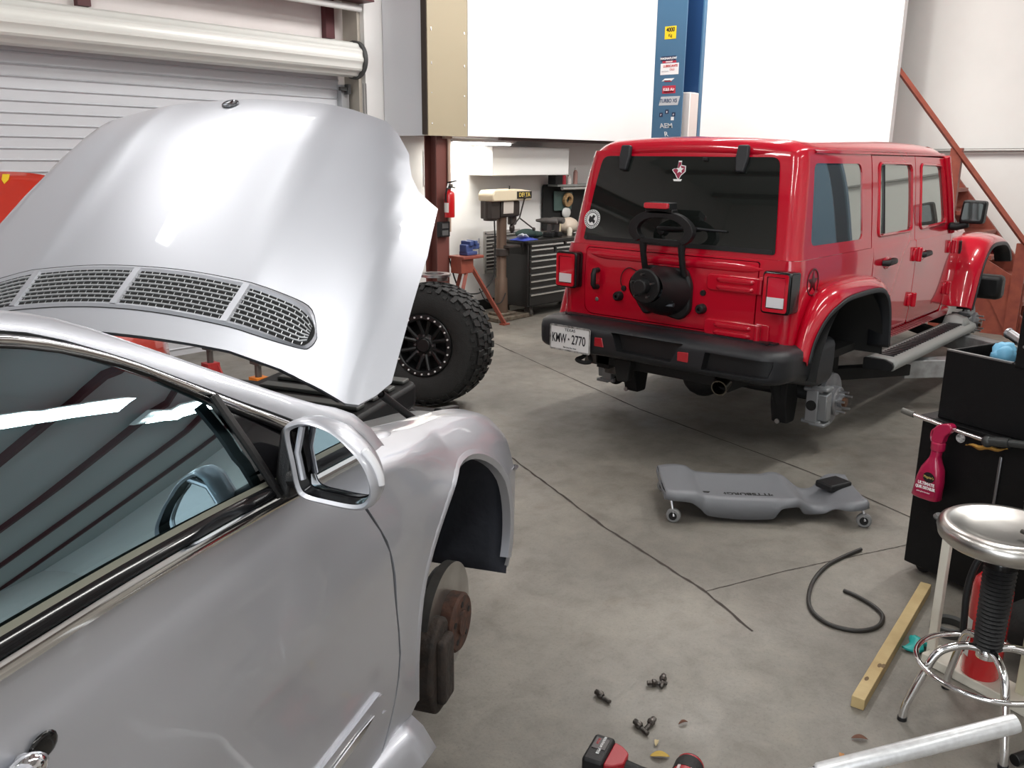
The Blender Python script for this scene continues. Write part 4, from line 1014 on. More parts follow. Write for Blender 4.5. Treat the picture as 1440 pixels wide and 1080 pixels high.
# bonnet, grille, bumper beyond
rows = []
for x, hw, z in ((2.12, .70, 1.215), (2.25, .69, 1.235), (2.6, .655, 1.235), (3.1, .60, 1.215), (3.5, .56, 1.185), (3.60, .55, 1.14), (3.62, .54, 1.05)):
    rows.append([(x, -v*hw, z-.10*max(0, (abs(v)-.82)/.18)**2+.02*(1-v*v)) for v in [-1+.1*k for k in range(21)]]+[(x, hw, z-.28)])
    rows[-1].insert(0, (x, hw, z-.28)) if False else None
    rows[-1] = [(x, hw+.02, z-.30)]+rows[-1][:-1]+[(x, -hw-.02, z-.30)]
MB().grid(rows, flip=True).build('bonnet', RED, suv, solid=.01, ang=50)
g_ = MB(); g_.prism(rr([(-.56, .72), (.56, .72), (.54, 1.12), (-.54, 1.12)], .05), (3.60, 0, 0), (0, 1, 0), (0, 0, 1), (.05, 0, 0)); gr = g_.build('grille', RED, suv, bevel=.01)
for k in range(7): MB().box((3.655, -.27+.09*k, .93), (.01, .045, .28)).build('grille_slot', BLACKM, gr)
MB().box((3.82, 0, .62), (.18, 1.7, .22)).build('front_bumper', BLACKP, suv, bevel=.04)
MB().grid([[(2.19-.0+(1.99-2.19)*t-.0+.05*(1-a*a), a*(.735-.04*t), 1.235+.56*t) for a in [-1+.25*k for k in range(9)]] for t in (0, .5, 1)]).build('windscreen', SIDETINT, suv)
MB().box((.75, 0, .56), (2.9, 1.45, .05)).build('floor_pan', BLACKM, suv)
MB().box((.85, 0, 1.22), (2.5, 1.30, .02)).build('cabin_blind', BLACKM, suv)

# rear bumper: wrapped moulding with pockets
BR, BA = .16, .71
bumf = wrap(lambda z: .855, lambda z: -.895, BA, BR)
def bs(y): return -y*BA/(.855-BR)
prof = [(.26, .748), (.16, .752), (.06, .745), (.018, .728), (.0, .70), (0, .60), (.012, .572), (.05, .552), (.14, .545)]
def bm_map(s, t):
    i = smooth_interp(t, list(range(9)), [p[0] for p in prof]); z = smooth_interp(t, list(range(9)), [p[1] for p in prof])
    q = abs(s); end = max(0, (q-(BA+BR*PI/2+.05))/.50)
    p = bumf(s, z); nrm = (bumf(s+1e-3, z)-bumf(s-1e-3, z)).normalized().cross(Vector((0, 0, 1)))
    nrm = Vector((nrm.y*0+nrm.x, nrm.y, 0))
    c = Vector((-.35, 0, 0)) if False else None
    inw = -Vector((nrm.x, nrm.y, 0)) if nrm.dot(Vector((p.x+.3, p.y, 0))) > 0 else Vector((nrm.x, nrm.y, 0))
    p = p+inw*i
    if z < .66: p.z -= .10*min(1, end*1.2)*(0.66-z)/.11
    return p
SE = BA+BR*PI/2+.56
def tz(z): return interp(z, [.545, .552, .572, .60, .70, .728, .745], [8, 7, 6, 5, 4, 3, 2])
pock = [rr([(bs(-.385), tz(.595)), (bs(-.775), tz(.600)), (bs(-.80), tz(.665)), (bs(-.80), tz(.692)), (bs(-.405), tz(.692))], .02)]
mid_ = [rr([(bs(.235), tz(.712)), (bs(.185), tz(.612)), (bs(-.185), tz(.603)), (bs(-.265), tz(.712))], .03)]
SCB = .05
def sc(poly): return [(s, t*SCB) for s, t in poly]
bumper = MB().panel([(-SE, 0), (SE, 0), (SE, 8*SCB), (-SE, 8*SCB)], [sc(pock[0]), sc(mid_[0])], lambda s, t: bm_map(s, t/SCB), .035, flip=True).build('rear_bumper', GREYP, suv, ang=60, solid=.01)
def recess(name, poly, dep, m):
    cx = sum(p[0] for p in poly)/len(poly); ct = sum(p[1] for p in poly)/len(poly)
    rows = []
    for k, d in ((1.0, 0), (.985, dep*.4), (.93, dep)):
        rows.append([bm_map(cx+(s-cx)*k, ct+(t-ct)*k)+Vector((d, 0, 0)) for s, t in poly])
    b = MB(); b.grid(rows, closeu=True); b.panel([(cx+(s-cx)*.93, (ct+(t-ct)*.93)*SCB) for s, t in poly], [], lambda s, t: bm_map(s, t/SCB)+Vector((dep, 0, 0)), .05, flip=True)
    return b.build(name, m, bumper, ang=50)
recess('bumper_pocket', pock[0], .035, BLACKP); recess('bumper_step', mid_[0], .05, BLACKP)
for yc in (.315, -.268):
    o = [(yc-.035, .618), (yc+.035, .618), (yc+.035, .672), (yc-.02 if yc > 0 else yc-.035, .676)]
    MB().prism(rr(o, .006), (-.890, 0, 0), (0, 1, 0), (0, 0, 1), (-.010, 0, 0)).build('rear_reflector', mat('reflector_red', (.40, .01, .02), .2, coat=1), bumper, bevel=.003)
MB().box((-.60, 0, .752), (.22, 1.45, .012)).build('bumper_top_pad', GREYP, bumper)
# licence plate
pc = Vector((-.910, .525, .640)); pl = MB()
pl.prism(rr([(-.155, -.079), (.155, -.079), (.155, .079), (-.155, .079)], .012), pc, (0, -1, 0), (0, 0, 1), (-.006, 0, 0)); PL = pl.build('license_plate', mat('plate_white', (.80, .81, .82), .4), suv, bevel=.002)
f_ = MB(); O = rr([(-.157, -.081), (.157, -.081), (.157, .081), (-.157, .081)], .012); I = rr([(-.148, -.071), (.148, -.071), (.148, .070), (-.148, .070)], .008)
f_.grid([[pc+Vector((-.0065, -a, b)) for a, b in O], [pc+Vector((-.0085, -a, b)) for a, b in O], [pc+Vector((-.0085, -a, b)) for a, b in I], [pc+Vector((-.0065, -a, b)) for a, b in I]], closeu=True); f_.build('plate_frame', mat('plate_frame', (.45, .45, .44), .4, noise=((.08, .08, .08), 40)), PL)
INK = mat('plate_ink', (.01, .012, .02), .5)
text('KMW', .083, pc+Vector((-.0068, .084, -.006)), (0, -1, 0), (0, 0, 1), INK, PL, 'plate_characters', sx=.56, bold=.001)
text('2770', .083, pc+Vector((-.0068, -.068, -.006)), (0, -1, 0), (0, 0, 1), INK, PL, 'plate_characters', sx=.66, bold=.001)
MB().prism(star5(0, 0, .010), pc+Vector((-.0062, .008, -.004)), (0, -1, 0), (0, 0, 1), (-.001, 0, 0)).build('plate_star', INK, PL)
text('TEXAS', .026, pc+Vector((-.0068, 0, .053)), (0, -1, 0), (0, 0, 1), INK, PL, 'plate_state_name', sx=1.1)
text('The Lone Star State', .013, pc+Vector((-.0068, 0, -.058)), (0, -1, 0), (0, 0, 1), INK, PL, 'plate_motto')
# underbody: frame, axle, differential, exhaust, brackets, tow loop
u = MB()
for y in (.42, -.42): u.box((1.4, y, .50), (4.2, .09, .13))
u.box((-.66, 0, .52), (.08, .95, .12)); u.box((.6, 0, .50), (.08, .9, .1)); u.box((2.2, 0, .45), (.5, .9, .08)); u.build('chassis_frame', BLACKM, suv)
ax_ = MB(); ax_.cyl((0, .74, .33), (0, -.74, .33), .042, n=16); ax_.ball((.0, .07, .33), (.16, .15, .15), 18); ax_.build('rear_axle', mat('axle_black', (.012, .012, .012), .6, bump=.2), suv)
ax_ = MB(); ax_.cyl((3.008, .74, .40), (3.008, -.74, .40), .042, n=16); ax_.ball((3.0, -.2, .40), (.15, .14, .14), 16); ax_.build('front_axle', mat('axle_black', (.012, .012, .012), .6, bump=.2), suv)
tk = MB(); tk.prism(rr([(-.62, .36), (.55, .36), (.55, .52), (-.62, .52)], .05), (.6, .25, 0), (1, 0, 0), (0, 0, 1), (0, -.5, 0)) if False else None
mf = MB(); mf.tube([(-.50, .30, .50), (-.50, -.30, .50)], [.115, .115], 20, flat=.8); mf.build('muffler', mat('muffler_dark', (.06, .055, .05), .5, .6), suv)
ep = MB(); ep.lathe([(.046, 0), (.046, .16), (.040, .16), (.040, .03), (.001, .03)], (-.62, -.42, .505), (-1, -.15, -.22), 24); ep.build('exhaust_tip', mat('exhaust_steel', (.20, .18, .15), .3, 1), suv)
def hubset(x, z, sg, back):
    y = sg*.80
    d = MB(); d.lathe([(.09, .0), (.165, .0), (.165, -.024), (.09, -.024)], (x, y, z), (0, sg, 0), 44, close=True); d.lathe([(.09, -.024), (.09, .045), (.082, .052), (.036, .052), (.036, .075), (.001, .078)], (x, y, z), (0, sg, 0), 36)
    D = d.build('brake_disc', mat('disc_grey', (.30, .31, .33), .45, .7, noise=((.22, .22, .23), 10)), suv, ang=30)
    for k in range(5):
        a = 2*PI*k/5+.4; c = Vector((x+.064*math.cos(a), y+sg*.05, z+.064*math.sin(a))); MB().cyl(c, c+Vector((0, sg*.055, 0)), .0075, n=10).build('wheel_stud', STEEL, D)
    MB().lathe([(.030, .075), (.028, .095), (.001, .097)], (x, y, z), (0, sg, 0), 20).build('hub_cap', mat('hub_brown', (.16, .08, .05), .4, .8), D)
    c = MB(); xx = x+back*.125
    c.box((xx, y-sg*.02, z-.015), (.075, .12, .17), (0, .12*back, 0)); c.box((xx+back*.03, y-sg*.05, z-.015), (.045, .075, .20)); c.cyl((xx+back*.035, y-sg*.11, z+.085), (xx+back*.035, y+sg*.01, z+.085), .014, n=12); c.cyl((xx+back*.035, y-sg*.11, z-.115), (xx+back*.035, y+sg*.01, z-.115), .014, n=12); c.box((xx, y-sg*.01, z+.095), (.10, .10, .022)); c.box((xx, y-sg*.01, z-.125), (.10, .10, .022))
    cc = c.build('brake_caliper', mat('caliper_grey', (.27, .28, .29), .5, .5), suv, bevel=.007)
    MB().cyl((xx+back*.052, y-sg*.05, z-.01), (xx+back*.056, y-sg*.05, z-.01), .032, n=20).build('caliper_piston', BLACKM, cc)
    s_ = MB(); s_.lathe([(.05, -.03), (.175, -.03), (.18, -.036), (.05, -.036)], (x, y, z), (0, sg, 0), 36); s_.build('dust_shield', BLACKM, suv)
hubset(0, .315, -1, -1); hubset(0, .315, 1, -1); hubset(3.008, .40, -1, -1); hubset(3.008, .40, 1, -1)
for sg in (-1, 1):
    k_ = MB(); k_.prism(rr([(-.20, .45), (-.07, .45), (-.02, .30), (-.05, .15), (-.16, .15), (-.20, .28)], .02), (0, sg*.60, 0), (1, 0, 0), (0, 0, 1), (0, -sg*.10, 0)); k_.cyl((-.14, sg*.55, .20), (-.30, sg*.50, .62), .030, n=12); kk = k_.build('shock_bracket', BLACKM, suv, bevel=.006)
    MB().cyl((-.205, sg*.56, .175), (-.215, sg*.56, .175), .016, n=8).build('bracket_bolt', STEEL, kk)
    cs = MB(); cs.tube([(.04+.055*math.cos(t*.5), sg*.48+.055*math.sin(t*.5), .36+t*.0026) for t in range(84)], .008, 6); cs.build('coil_spring', BLACKM, suv)
    MB().tube([(.05, sg*.52, .28), (.5, sg*.50, .40), (1.0, sg*.46, .46)], .028, 10).build('control_arm', BLACKM, suv)
hb3 = MB(); hb3.prism(rr([(.30, .53), (.17, .53), (.19, .39), (.27, .38)], .02), (-.70, 0, 0), (0, 1, 0), (0, 0, 1), (-.06, 0, 0)); hb3.build('tow_bracket', BLACKM, suv, bevel=.008)
MB().tube(cr([(-.80, .47, .56), (-.84, .47, .525), (-.87, .50, .505), (-.88, .44, .497), (-.86, .40, .505), (-.83, .43, .53)], 5), .013, 8).build('tow_hook', BLACKM, suv)
cn = MB(); cn.box((-.45, .50, .50), (.30, .28, .16)); cn.box((-.52, .44, .43), (.12, .10, .12)); cn.tube([(-.5, .36, .42), (-.42, .5, .40), (-.3, .6, .46)], .02, 8); cn.build('vapour_canister', mat('canister', (.05, .05, .048), .5, noise=((.12, .12, .11), 18)), suv, bevel=.012)
MB().tube([(-.12, -.62, .42), (-.05, -.66, .52), (.15, -.60, .55), (.3, -.55, .50)], .012, 8).build('brake_line', BLACKM, suv)
# ------------------------------------------------------------------ under the mezzanine
# dark strip along the foot of the facade
b = MB(); b.box((8.3, 6.42, 1.925), (2.4, .05, .035)); struct(b.build('trim_facade_strip', mat('strip_dark', (.06, .025, .022), .5)))
tag(MB().box((7.81, 6.74, 1.695), (1.34, .36, .31)).build('wall_cabinet', WHITE, bevel=.008), 'long white wall cabinet hanging under the mezzanine above the drill press', 'cabinet')
# conduit and box on the column, extinguisher, sign
b = MB(); b.cyl((6.293, 6.372, 1.0), (6.293, 6.372, 1.92), .018, n=14); b.box((6.27, 6.372, 1.922), (.10, .04, .03)); tag(b.build('riser_conduit', mat('riser_paint', (.50, .36, .28), .5)), 'pale conduit running up the red steel column to the mezzanine', 'conduit')
t = thing('outlet_box', 'black electrical outlet box on the red steel column below the extinguisher', 'outlet', (6.20, 6.365, 1.03))
MB().box((0, 0, 0), (.14, .05, .15)).build('box', BLACKP, t, bevel=.006)
for z in (-.035, .035):
    q = MB(); q.box((0, -.027, z), (.085, .004, .05)); q.build('socket', mat('socket_grey', (.10, .10, .10), .5), t, bevel=.002)
def extinguisher(name, label, loc, h, r, rotz=0):
    t = thing(name, label, 'fire extinguisher', loc, rotz)
    body = MB(); body.lathe([(.001, 0), (r*.92, 0), (r, .012), (r, h*.80), (r*.92, h*.87), (r*.6, h*.93), (r*.32, h*.95), (r*.32, h)], (0, 0, 0), (0, 0, 1), 32); body.build('cylinder', mat('extinguisher_red', (.55, .012, .015), .25, coat=.8), t)
    lb = MB(); lb.lathe([(r+.0008, h*.18), (r+.0008, h*.52)], (0, 0, 0), (0, 0, 1), 16, ang=PI*.95); o = lb.build('paper_label', mat('label_paper', (.74, .72, .68), .6), t)
    v = MB(); v.cyl((0, 0, h), (0, 0, h+.03), r*.35, n=14); v.box((0, -.01, h+.035), (.03, .05, .03)); v.build('valve', mat('valve_metal', (.25, .24, .22), .4, .8), t, bevel=.003)
    a = MB(); a.prism([(-.02, 0), (.09, .025), (.095, .035), (-.02, .018)], (-.012, 0, h+.052), (0, -1, 0), (0, 0, 1), (.024, 0, 0)); a.build('squeeze_lever', BLACKP, t, bevel=.003)
    a = MB(); a.prism([(-.01, 0), (.075, -.012), (.078, -.002), (-.01, .012)], (-.012, 0, h+.022), (0, -1, 0), (0, 0, 1), (.024, 0, 0)); a.build('carry_handle', BLACKP, t, bevel=.003)
    return t
e = extinguisher('fire_extinguisher', 'small red fire extinguisher hung on the red steel column', (6.225, 6.30, 1.15), .275, .052)
hs2 = MB(); hs2.tube(cr([(-.02, -.02, .30), (-.055, -.02, .28), (-.062, -.01, .20), (-.058, -.01, .15)], 6), .009, 8); hs2.build('hose', BLACKP, e)
MB().tube([(-.02, .0, .315), (-.045, -.03, .33), (-.06, -.03, .29)], .006, 6).build('safety_tag', WHITE, e)
s_ = MB().box((6.54, 6.945, 1.615), (.11, .004, .36)); t = tag(s_.build('fire_sign', mat('sign_white', (.85, .83, .81), .5)), 'tall narrow white wall sign with red lettering left of the steel column', 'sign')
SR = mat('sign_red', (.50, .02, .02), .5)
f = MB(); f.prism([(-.045, .02), (.045, .02), (0, -.035)], (6.54, 6.942, 1.475), (1, 0, 0), (0, 0, 1), (0, -.002, 0)); f.build('sign_arrow', SR, t)
for k, c in enumerate('FIRE'): text(c, .055, (6.54, 6.942, 1.765-.055*k), (1, 0, 0), (0, 0, 1), SR, t, 'sign_letter')
# vise on a splayed-leg stand
VB = mat('vise_blue', (.05, .08, .22), .4)
t = thing('vise_stand', 'red steel vise stand with splayed legs beside the column', 'stand', (6.44, 6.28, 0))
b = MB(); b.box((0, 0, .745), (.30, .22, .03)); b.box((-.06, 0, .66), (.18, .15, .15)); b.build('top_plate', REDOX, t, bevel=.005)
for a, c in (((.02, -.04, .66), (.42, -.16, .012)), ((-.02, -.04, .66), (-.30, -.12, .012)), ((0, .05, .66), (.05, .32, .012))):
    b = MB(); p, q = Vector(a), Vector(c); b.tube([p, q], .026, 4); b.box((q.x, q.y, .008), (.09, .07, .016)); b.build('leg', REDOX, t)
v = thing('bench_vise', 'blue bench vise on the red steel stand', 'vise', (6.47, 6.28, .760))
b = MB(); b.box((0, 0, .02), (.15, .12, .04)); b.box((-.03, 0, .07), (.10, .10, .08)); b.box((-.015, 0, .12), (.05, .14, .05)); b.build('fixed_jaw', VB, v, bevel=.008)
b = MB(); b.box((.075, 0, .085), (.10, .08, .06)); b.box((.055, 0, .125), (.035, .14, .045)); b.build('sliding_jaw', VB, v, bevel=.008)
b = MB(); b.cyl((.10, 0, .075), (.17, 0, .075), .013); b.cyl((.16, 0, -.04), (.16, 0, .16), .006, n=8); b.build('handle_screw', STEEL, v)
# wall louver
t = thing('wall_louver', 'grey louvered vent in the wall behind the drill press', 'vent', (7.72, 6.945, .665))
b = MB()
for c, d in (((0, 0, .225), (.62, .03, .035)), ((0, 0, -.225), (.62, .03, .035)), ((-.295, 0, 0), (.035, .03, .45)), ((.295, 0, 0), (.035, .03, .45))): b.box(c, d)
b.build('frame', mat('louver_grey', (.42, .40, .38), .5), t)
MB().box((0, .003, 0), (.56, .004, .42)).build('vent_dark', mat('louver_dark', (.10, .09, .085), .7), t)
for k in range(10): MB().box((0, -.004, -.19+.042*k), (.56, .018, .010), (.5, 0, 0)).build('slat', mat('louver_grey', (.42, .40, .38), .5), t)
# drill press
t = thing('drill_press', 'floor-standing drill press with a cream belt cover', 'drill press', (7.09, 6.38, 0))
DK = mat('drill_dark', (.055, .045, .04), .5, .4); CRM = mat('drill_cream', (.74, .64, .46), .45)
b = MB(); b.prism(rr([(-.22, -.17), (.40, -.14), (.42, .10), (-.20, .12)], .03), (0, 0, .0), (1, 0, 0), (0, 1, 0), (0, 0, .05)); b.box((.02, 0, .065), (.24, .2, .03)); b.build('base', mat('drill_base', (.10, .075, .055), .6, .4, noise=((.20, .17, .13), 20)), t, bevel=.008)
b = MB(); b.lathe([(.085, .05), (.075, .12), (.068, .45), (.055, .47), (.055, 1.12)], (0, 0, 0), (0, 0, 1), 20); b.build('column', mat('drill_column', (.13, .085, .06), .5, .5), t)
b = MB(); b.cyl((0, 0, .70), (0, 0, .78), .085, n=20); b.box((.08, 0, .80), (.20, .24, .03)); b.build('work_table', DK, t, bevel=.006)
b = MB(); b.box((-.16, .02, 1.20), (.14, .16, .20)); b.cyl((-.16, .02, 1.08), (-.16, .02, 1.30), .075, n=20); b.build('motor', DK, t, bevel=.01)
b = MB(); b.box((.07, 0, 1.20), (.30, .15, .17)); b.cyl((.17, 0, 1.02), (.17, 0, 1.2), .05, n=16); hd2 = b.build('head', DK, t, bevel=.02)
MB().box((.02, -.08, 1.215), (.16, .012, .13)).build('head_casting', mat('drill_grey', (.55, .50, .45), .5), t, bevel=.006)
b = MB(); b.prism(rr([(-.25, 1.285), (.37, 1.285), (.36, 1.385), (.20, 1.405), (-.22, 1.40), (-.26, 1.35)], .02), (0, -.11, 0), (1, 0, 0), (0, 0, 1), (0, .22, 0)); cv = b.build('belt_cover', CRM, t, bevel=.012)
MB().box((.24, -.113, 1.345), (.24, .006, .075)).build('name_plate', mat('plate_black', (.02, .018, .015), .4), t)
text('DELTA', .062, (.24, -.1165, 1.345), (1, 0, 0), (0, 0, 1), mat('gold_letters', (.75, .55, .12), .5), t, 'name_lettering', bold=.001)
MB().cyl((.12, 0, 1.40), (.12, 0, 1.44), .008, n=8).build('cover_knob', BLACKM, t)
b = MB(); b.lathe([(.022, 0), (.03, -.02), (.03, -.06), (.012, -.085), (.001, -.09)], (.17, 0, 1.02), (0, 0, 1), 16); b.build('chuck', DK, t)
b = MB()
for a in (-35, 85, 205):
    p = Vector((.19, -.09, 1.10)); d = Vector((math.cos(math.radians(a)), -.25, math.sin(math.radians(a))))*.22; b.cyl(p, p+d, .008, n=8); b.ball(p+d, .02, 10)
b.build('feed_lever', DK, t)
MB().tube(cr([(-.16, -.04, 1.08), (-.17, -.06, .8), (-.22, -.08, .5), (-.42, -.06, .34), (-.62, .05, .42), (-.75, .1, .9)], 8), .008, 6).build('power_cord', BLACKM, t)
MB().tube(cr([(-.38, -.03, .38), (-.3, -.06, .24), (-.12, -.09, .20), (-.02, -.085, .30)], 8), .006, 6).build('power_cord', BLACKM, t)
# rolling tool chest against the wall
t = thing('tool_chest', 'black rolling tool chest with bright drawer pulls beside the drill press', 'cabinet', (7.33, 6.20, 0))
CB = mat('chest_black', (.016, .015, .014), .35); PUL = mat('drawer_pull', (.80, .80, .78), .2, .9)
b = MB(); b.box((.62, .24, .47), (1.24, .48, .70)); b.build('body', CB, t, bevel=.008)
b = MB(); b.box((.62, .24, .835), (1.28, .52, .035)); b.build('top_tray', CB, t, bevel=.008)
b = MB(); b.prism([(-.05, .80), (-.05, .84), (0, .84), (0, .70)], (0, .05, 0), (1, 0, 0), (0, 0, 1), (0, .4, 0)); b.build('side_shelf', CB, t)
zs = [.815, .768, .700, .645, .570, .495, .420, .345, .270, .135]
for i, z1 in enumerate(zs[:-1]):
    z0 = zs[i+1]; cells = [(.02, .60), (.64, 1.22)] if i == 0 else ([(.02, .42), (.46, .84), (.88, 1.22)] if i == 1 else [(.02, 1.22)])
    for x0, x1 in cells:
        q = MB(); q.box(((x0+x1)/2, -.006, (z0+z1)/2), (x1-x0, .014, z1-z0-.008)); d_ = q.build('drawer', CB, t, bevel=.003)
        q = MB(); q.prism([(-.012, .0), (-.026, -.004), (-.026, -.020), (-.012, -.016)], (x0+.01, 0, z1-.006), (0, 1, 0), (0, 0, 1), (x1-x0-.02, 0, 0)); q.build('drawer_pull', PUL, d_)
for x in (.10, 1.14):
    for y in (.07, .42):
        q = MB(); q.cyl((x-.02, y, .05), (x+.02, y, .05), .05, n=20); q.box((x, y, .10), (.05, .07, .05)); q.build('caster', mat('caster_dark', (.05, .045, .04), .6), t)
# things on the tool chest
t = thing('cleaning_rags', 'bunched blue shop rags at the left end of the chest top', 'rags', (7.33, 6.36, .853))
rows = []
for k in range(10):
    rows.append([(-.03+.26*k/9, -.12+.22*j/7, .004+.045*abs(math.sin(k*1.3+j*.9))*math.sin(PI*j/7)*math.sin(PI*k/9)) for j in range(8)])
MB().grid(rows).build('cloth', mat('rag_blue', (.05, .08, .42), .9), t, solid=.012, sub=1, off=1)
MB().grid([[(-.02+.1*k/4, -.10+.1*j/4, .045+.02*math.sin(k+j)) for j in range(5)] for k in range(5)]).build('pale_cloth', mat('rag_pale', (.60, .62, .70), .9), t, solid=.01)
t = thing('grinder_pouch', 'dark green padded pouch lying on the chest behind the blue rags', 'pouch', (7.55, 6.42, .853))
b = MB(); b.ball((0, 0, .055), (.16, .10, .055), 20); b.ball((.14, -.03, .04), (.10, .06, .04), 16); b.build('pouch', mat('pouch_green', (.018, .04, .034), .8), t, sub=1)
def cordless(label, loc, rotz):
    t = thing('cordless_drill', label, 'drill', loc, rotz, 'cordless drills on the tool chest')
    b = MB(); b.box((0, 0, .03), (.12, .08, .055)); b.build('battery', BLACKP, t, bevel=.008)
    b = MB(); b.prism(rr([(-.025, .05), (.025, .05), (.015, .15), (-.035, .15)], .01), (0, -.018, 0), (1, 0, 0), (0, 0, 1), (0, .036, 0)); b.build('grip', mat('drill_grip', (.06, .05, .05), .5), t, bevel=.008)
    b = MB(); b.tube([(-.10, 0, .185), (-.09, 0, .185), (.05, 0, .185), (.10, 0, .185), (.16, 0, .185)], [.03, .036, .036, .024, .014], 14); b.build('motor_body', mat('drill_body', (.10, .09, .085), .45), t)
cordless('cordless drill standing on its battery, nearer the drill press', (7.88, 6.36, .853), 1.9)
cordless('cordless drill standing on its battery, beside the spray can', (8.02, 6.36, .853), 1.6)
t = thing('spray_can', 'cream spray can standing on the chest beside the cordless drills', 'can', (8.15, 6.44, .853))
b = MB(); b.lathe([(.033, 0), (.035, .006), (.035, .15), (.028, .17)], (0, 0, 0), (0, 0, 1), 20); b.build('can', mat('can_cream', (.65, .55, .36), .35), t); MB().cyl((0, 0, .17), (0, 0, .205), .026, .022, 16).build('cap', WHITE, t)
t = tag(MB().lathe([(.001, 0), (.03, 0), (.03, .07), (.02, .09), (.012, .095), (.001, .095)], (8.23, 6.33, .853), (0, 0, 1), 18).build('small_bottle', mat('bottle_white', (.66, .60, .50), .4)), 'short off-white bottle on the chest right of the cream spray can', 'bottle')
t = thing('plastic_bag', 'crumpled pale plastic bag on the chest beside the SUV roofline', 'bag', (8.40, 6.48, .853))
b = MB(); b.ball((0, 0, .10), (.12, .10, .10), 22); o = b.build('bag', mat('bag_pale', (.62, .52, .42), .5), t)
for v_ in o.data.vertices:
    k = 1+.18*math.sin(v_.co.x*60+v_.co.z*40)*math.cos(v_.co.y*50); v_.co.x *= k; v_.co.y *= k
# black tool board with hung things, shelf and bottles over it
t = thing('tool_board', 'black wall board with hanging tape and bags beside the SUV', 'board', (8.85, 6.93, 1.15))
MB().prism(rr([(-.42, -.29), (.5, -.29), (.5, .27), (-.42, .27)], .04), (0, 0, 0), (1, 0, 0), (0, 0, 1), (0, -.03, 0)).build('panel', BLACKM, t, bevel=.004)
MB().box((.06, -.10, .26), (.80, .16, .025)).build('shelf', mat('shelf_grey', (.25, .26, .25), .5), t)
MB().cyl((-.20, -.14, .225), (.35, -.14, .225), .022, n=12).build('work_light', mat('worklight', (.55, .55, .52), .4), t)
t2 = tag(MB().prism(rr([(-.17, -.12), (.18, -.12), (.20, .10), (-.18, .12)], .02), (8.78, 6.88, 1.22), (1, 0, 0), (0, 0, 1), (0, -.006, 0)).build('green_sheet', mat('sheet_green', (.06, .10, .09), .6)), 'dark green packet hanging on the black wall board', 'packet')
b = MB(); b.lathe([(.045, -.02), (.085, -.02), (.085, .02), (.045, .02)], (8.84, 6.84, 1.23), (0, 1, .1), 28, close=True); tag(b.build('tape_roll', mat('tape_tan', (.42, .26, .12), .6, noise=((.2, .12, .06), 40))), 'tan tape roll hanging on the black wall board', 'tape')
b = MB(); b.ball((8.84, 6.86, 1.07), (.085, .025, .07), 16); o = b.build('clear_bag', mat('bag_clear', (.60, .60, .58), .3)); tag(o, 'small clear bag hanging under the tape roll', 'bag')
def bottle(name, label, x, h, r, m, capm):
    t = thing(name, label, 'bottle', (x, 6.80, 1.4225)); b = MB(); b.lathe([(.001, 0), (r, 0), (r, h*.72), (r*.5, h*.84), (r*.45, h*.86)], (0, 0, 0), (0, 0, 1), 18); b.build('body', m, t); MB().cyl((0, 0, h*.86), (0, 0, h), r*.5, n=14).build('cap', capm, t)
bottle('red_bottle', 'red bottle on the shelf above the black wall board', 8.69, .14, .032, mat('bottle_red', (.45, .03, .05), .35), WHITE)
bottle('white_bottle', 'white bottle right of the red bottle on the wall shelf', 8.80, .11, .03, mat('bottle_white2', (.75, .70, .66), .4), WHITE)
bottle('tall_bottle', 'tall rose bottle at the right end of the wall shelf', 8.93, .20, .028, mat('bottle_rose', (.45, .25, .22), .4), WHITE)
tag(MB().box((8.53, 6.80, 1.478), (.14, .12, .11)).build('black_box', BLACKP, bevel=.006), 'black box at the left end of the wall shelf', 'box')

# ------------------------------------------------------------------ stairs to the mezzanine
t = thing('staircase', 'brick red steel staircase with a sloping handrail in front of the SUV', 'stairs', (0, 0, 0))
def sl(y): return (y-1.62)*1.26                   # stringer height
for x, dz in ((10.05, .30), (10.9, .04)):
    b = MB(); b.prism([(1.60+dz*.5, 0), (2.1+dz*.5, 0), (2.98, sl(2.68)-dz), (2.98, sl(2.98)-dz), (1.60+dz*.5, max(.05, sl(1.60+dz*.5)-dz))], (x, 0, 0), (0, 1, 0), (0, 0, 1), (.05, 0, 0)); b.build('stringer', REDOX, t)
for k in range(7):
    y = 1.75+.175*k; MB().box((10.48, y+.10, .12+.22*k), (.86, .26, .04)).build('tread', REDOX, t)
for y in (1.965, 2.70):
    h = .95+(y-1.965)*1.26; b = MB(); b.box((10.02, y, h/2), (.07, .11, h)); b.build('post', REDOX, t)
b = MB(); b.tube([(10.0, 1.80, .78), (10.0, 3.72, 3.09)], .055, 4, flat=.55); b.build('handrail', REDOX, t)
b = MB(); b.prism([(1.90, .0), (1.90, .55), (2.45, .86), (2.45, .80), (2.0, .0)], (10.03, 0, 0), (0, 1, 0), (0, 0, 1), (.02, 0, 0)); b.build('foot_gusset', REDOX, t)
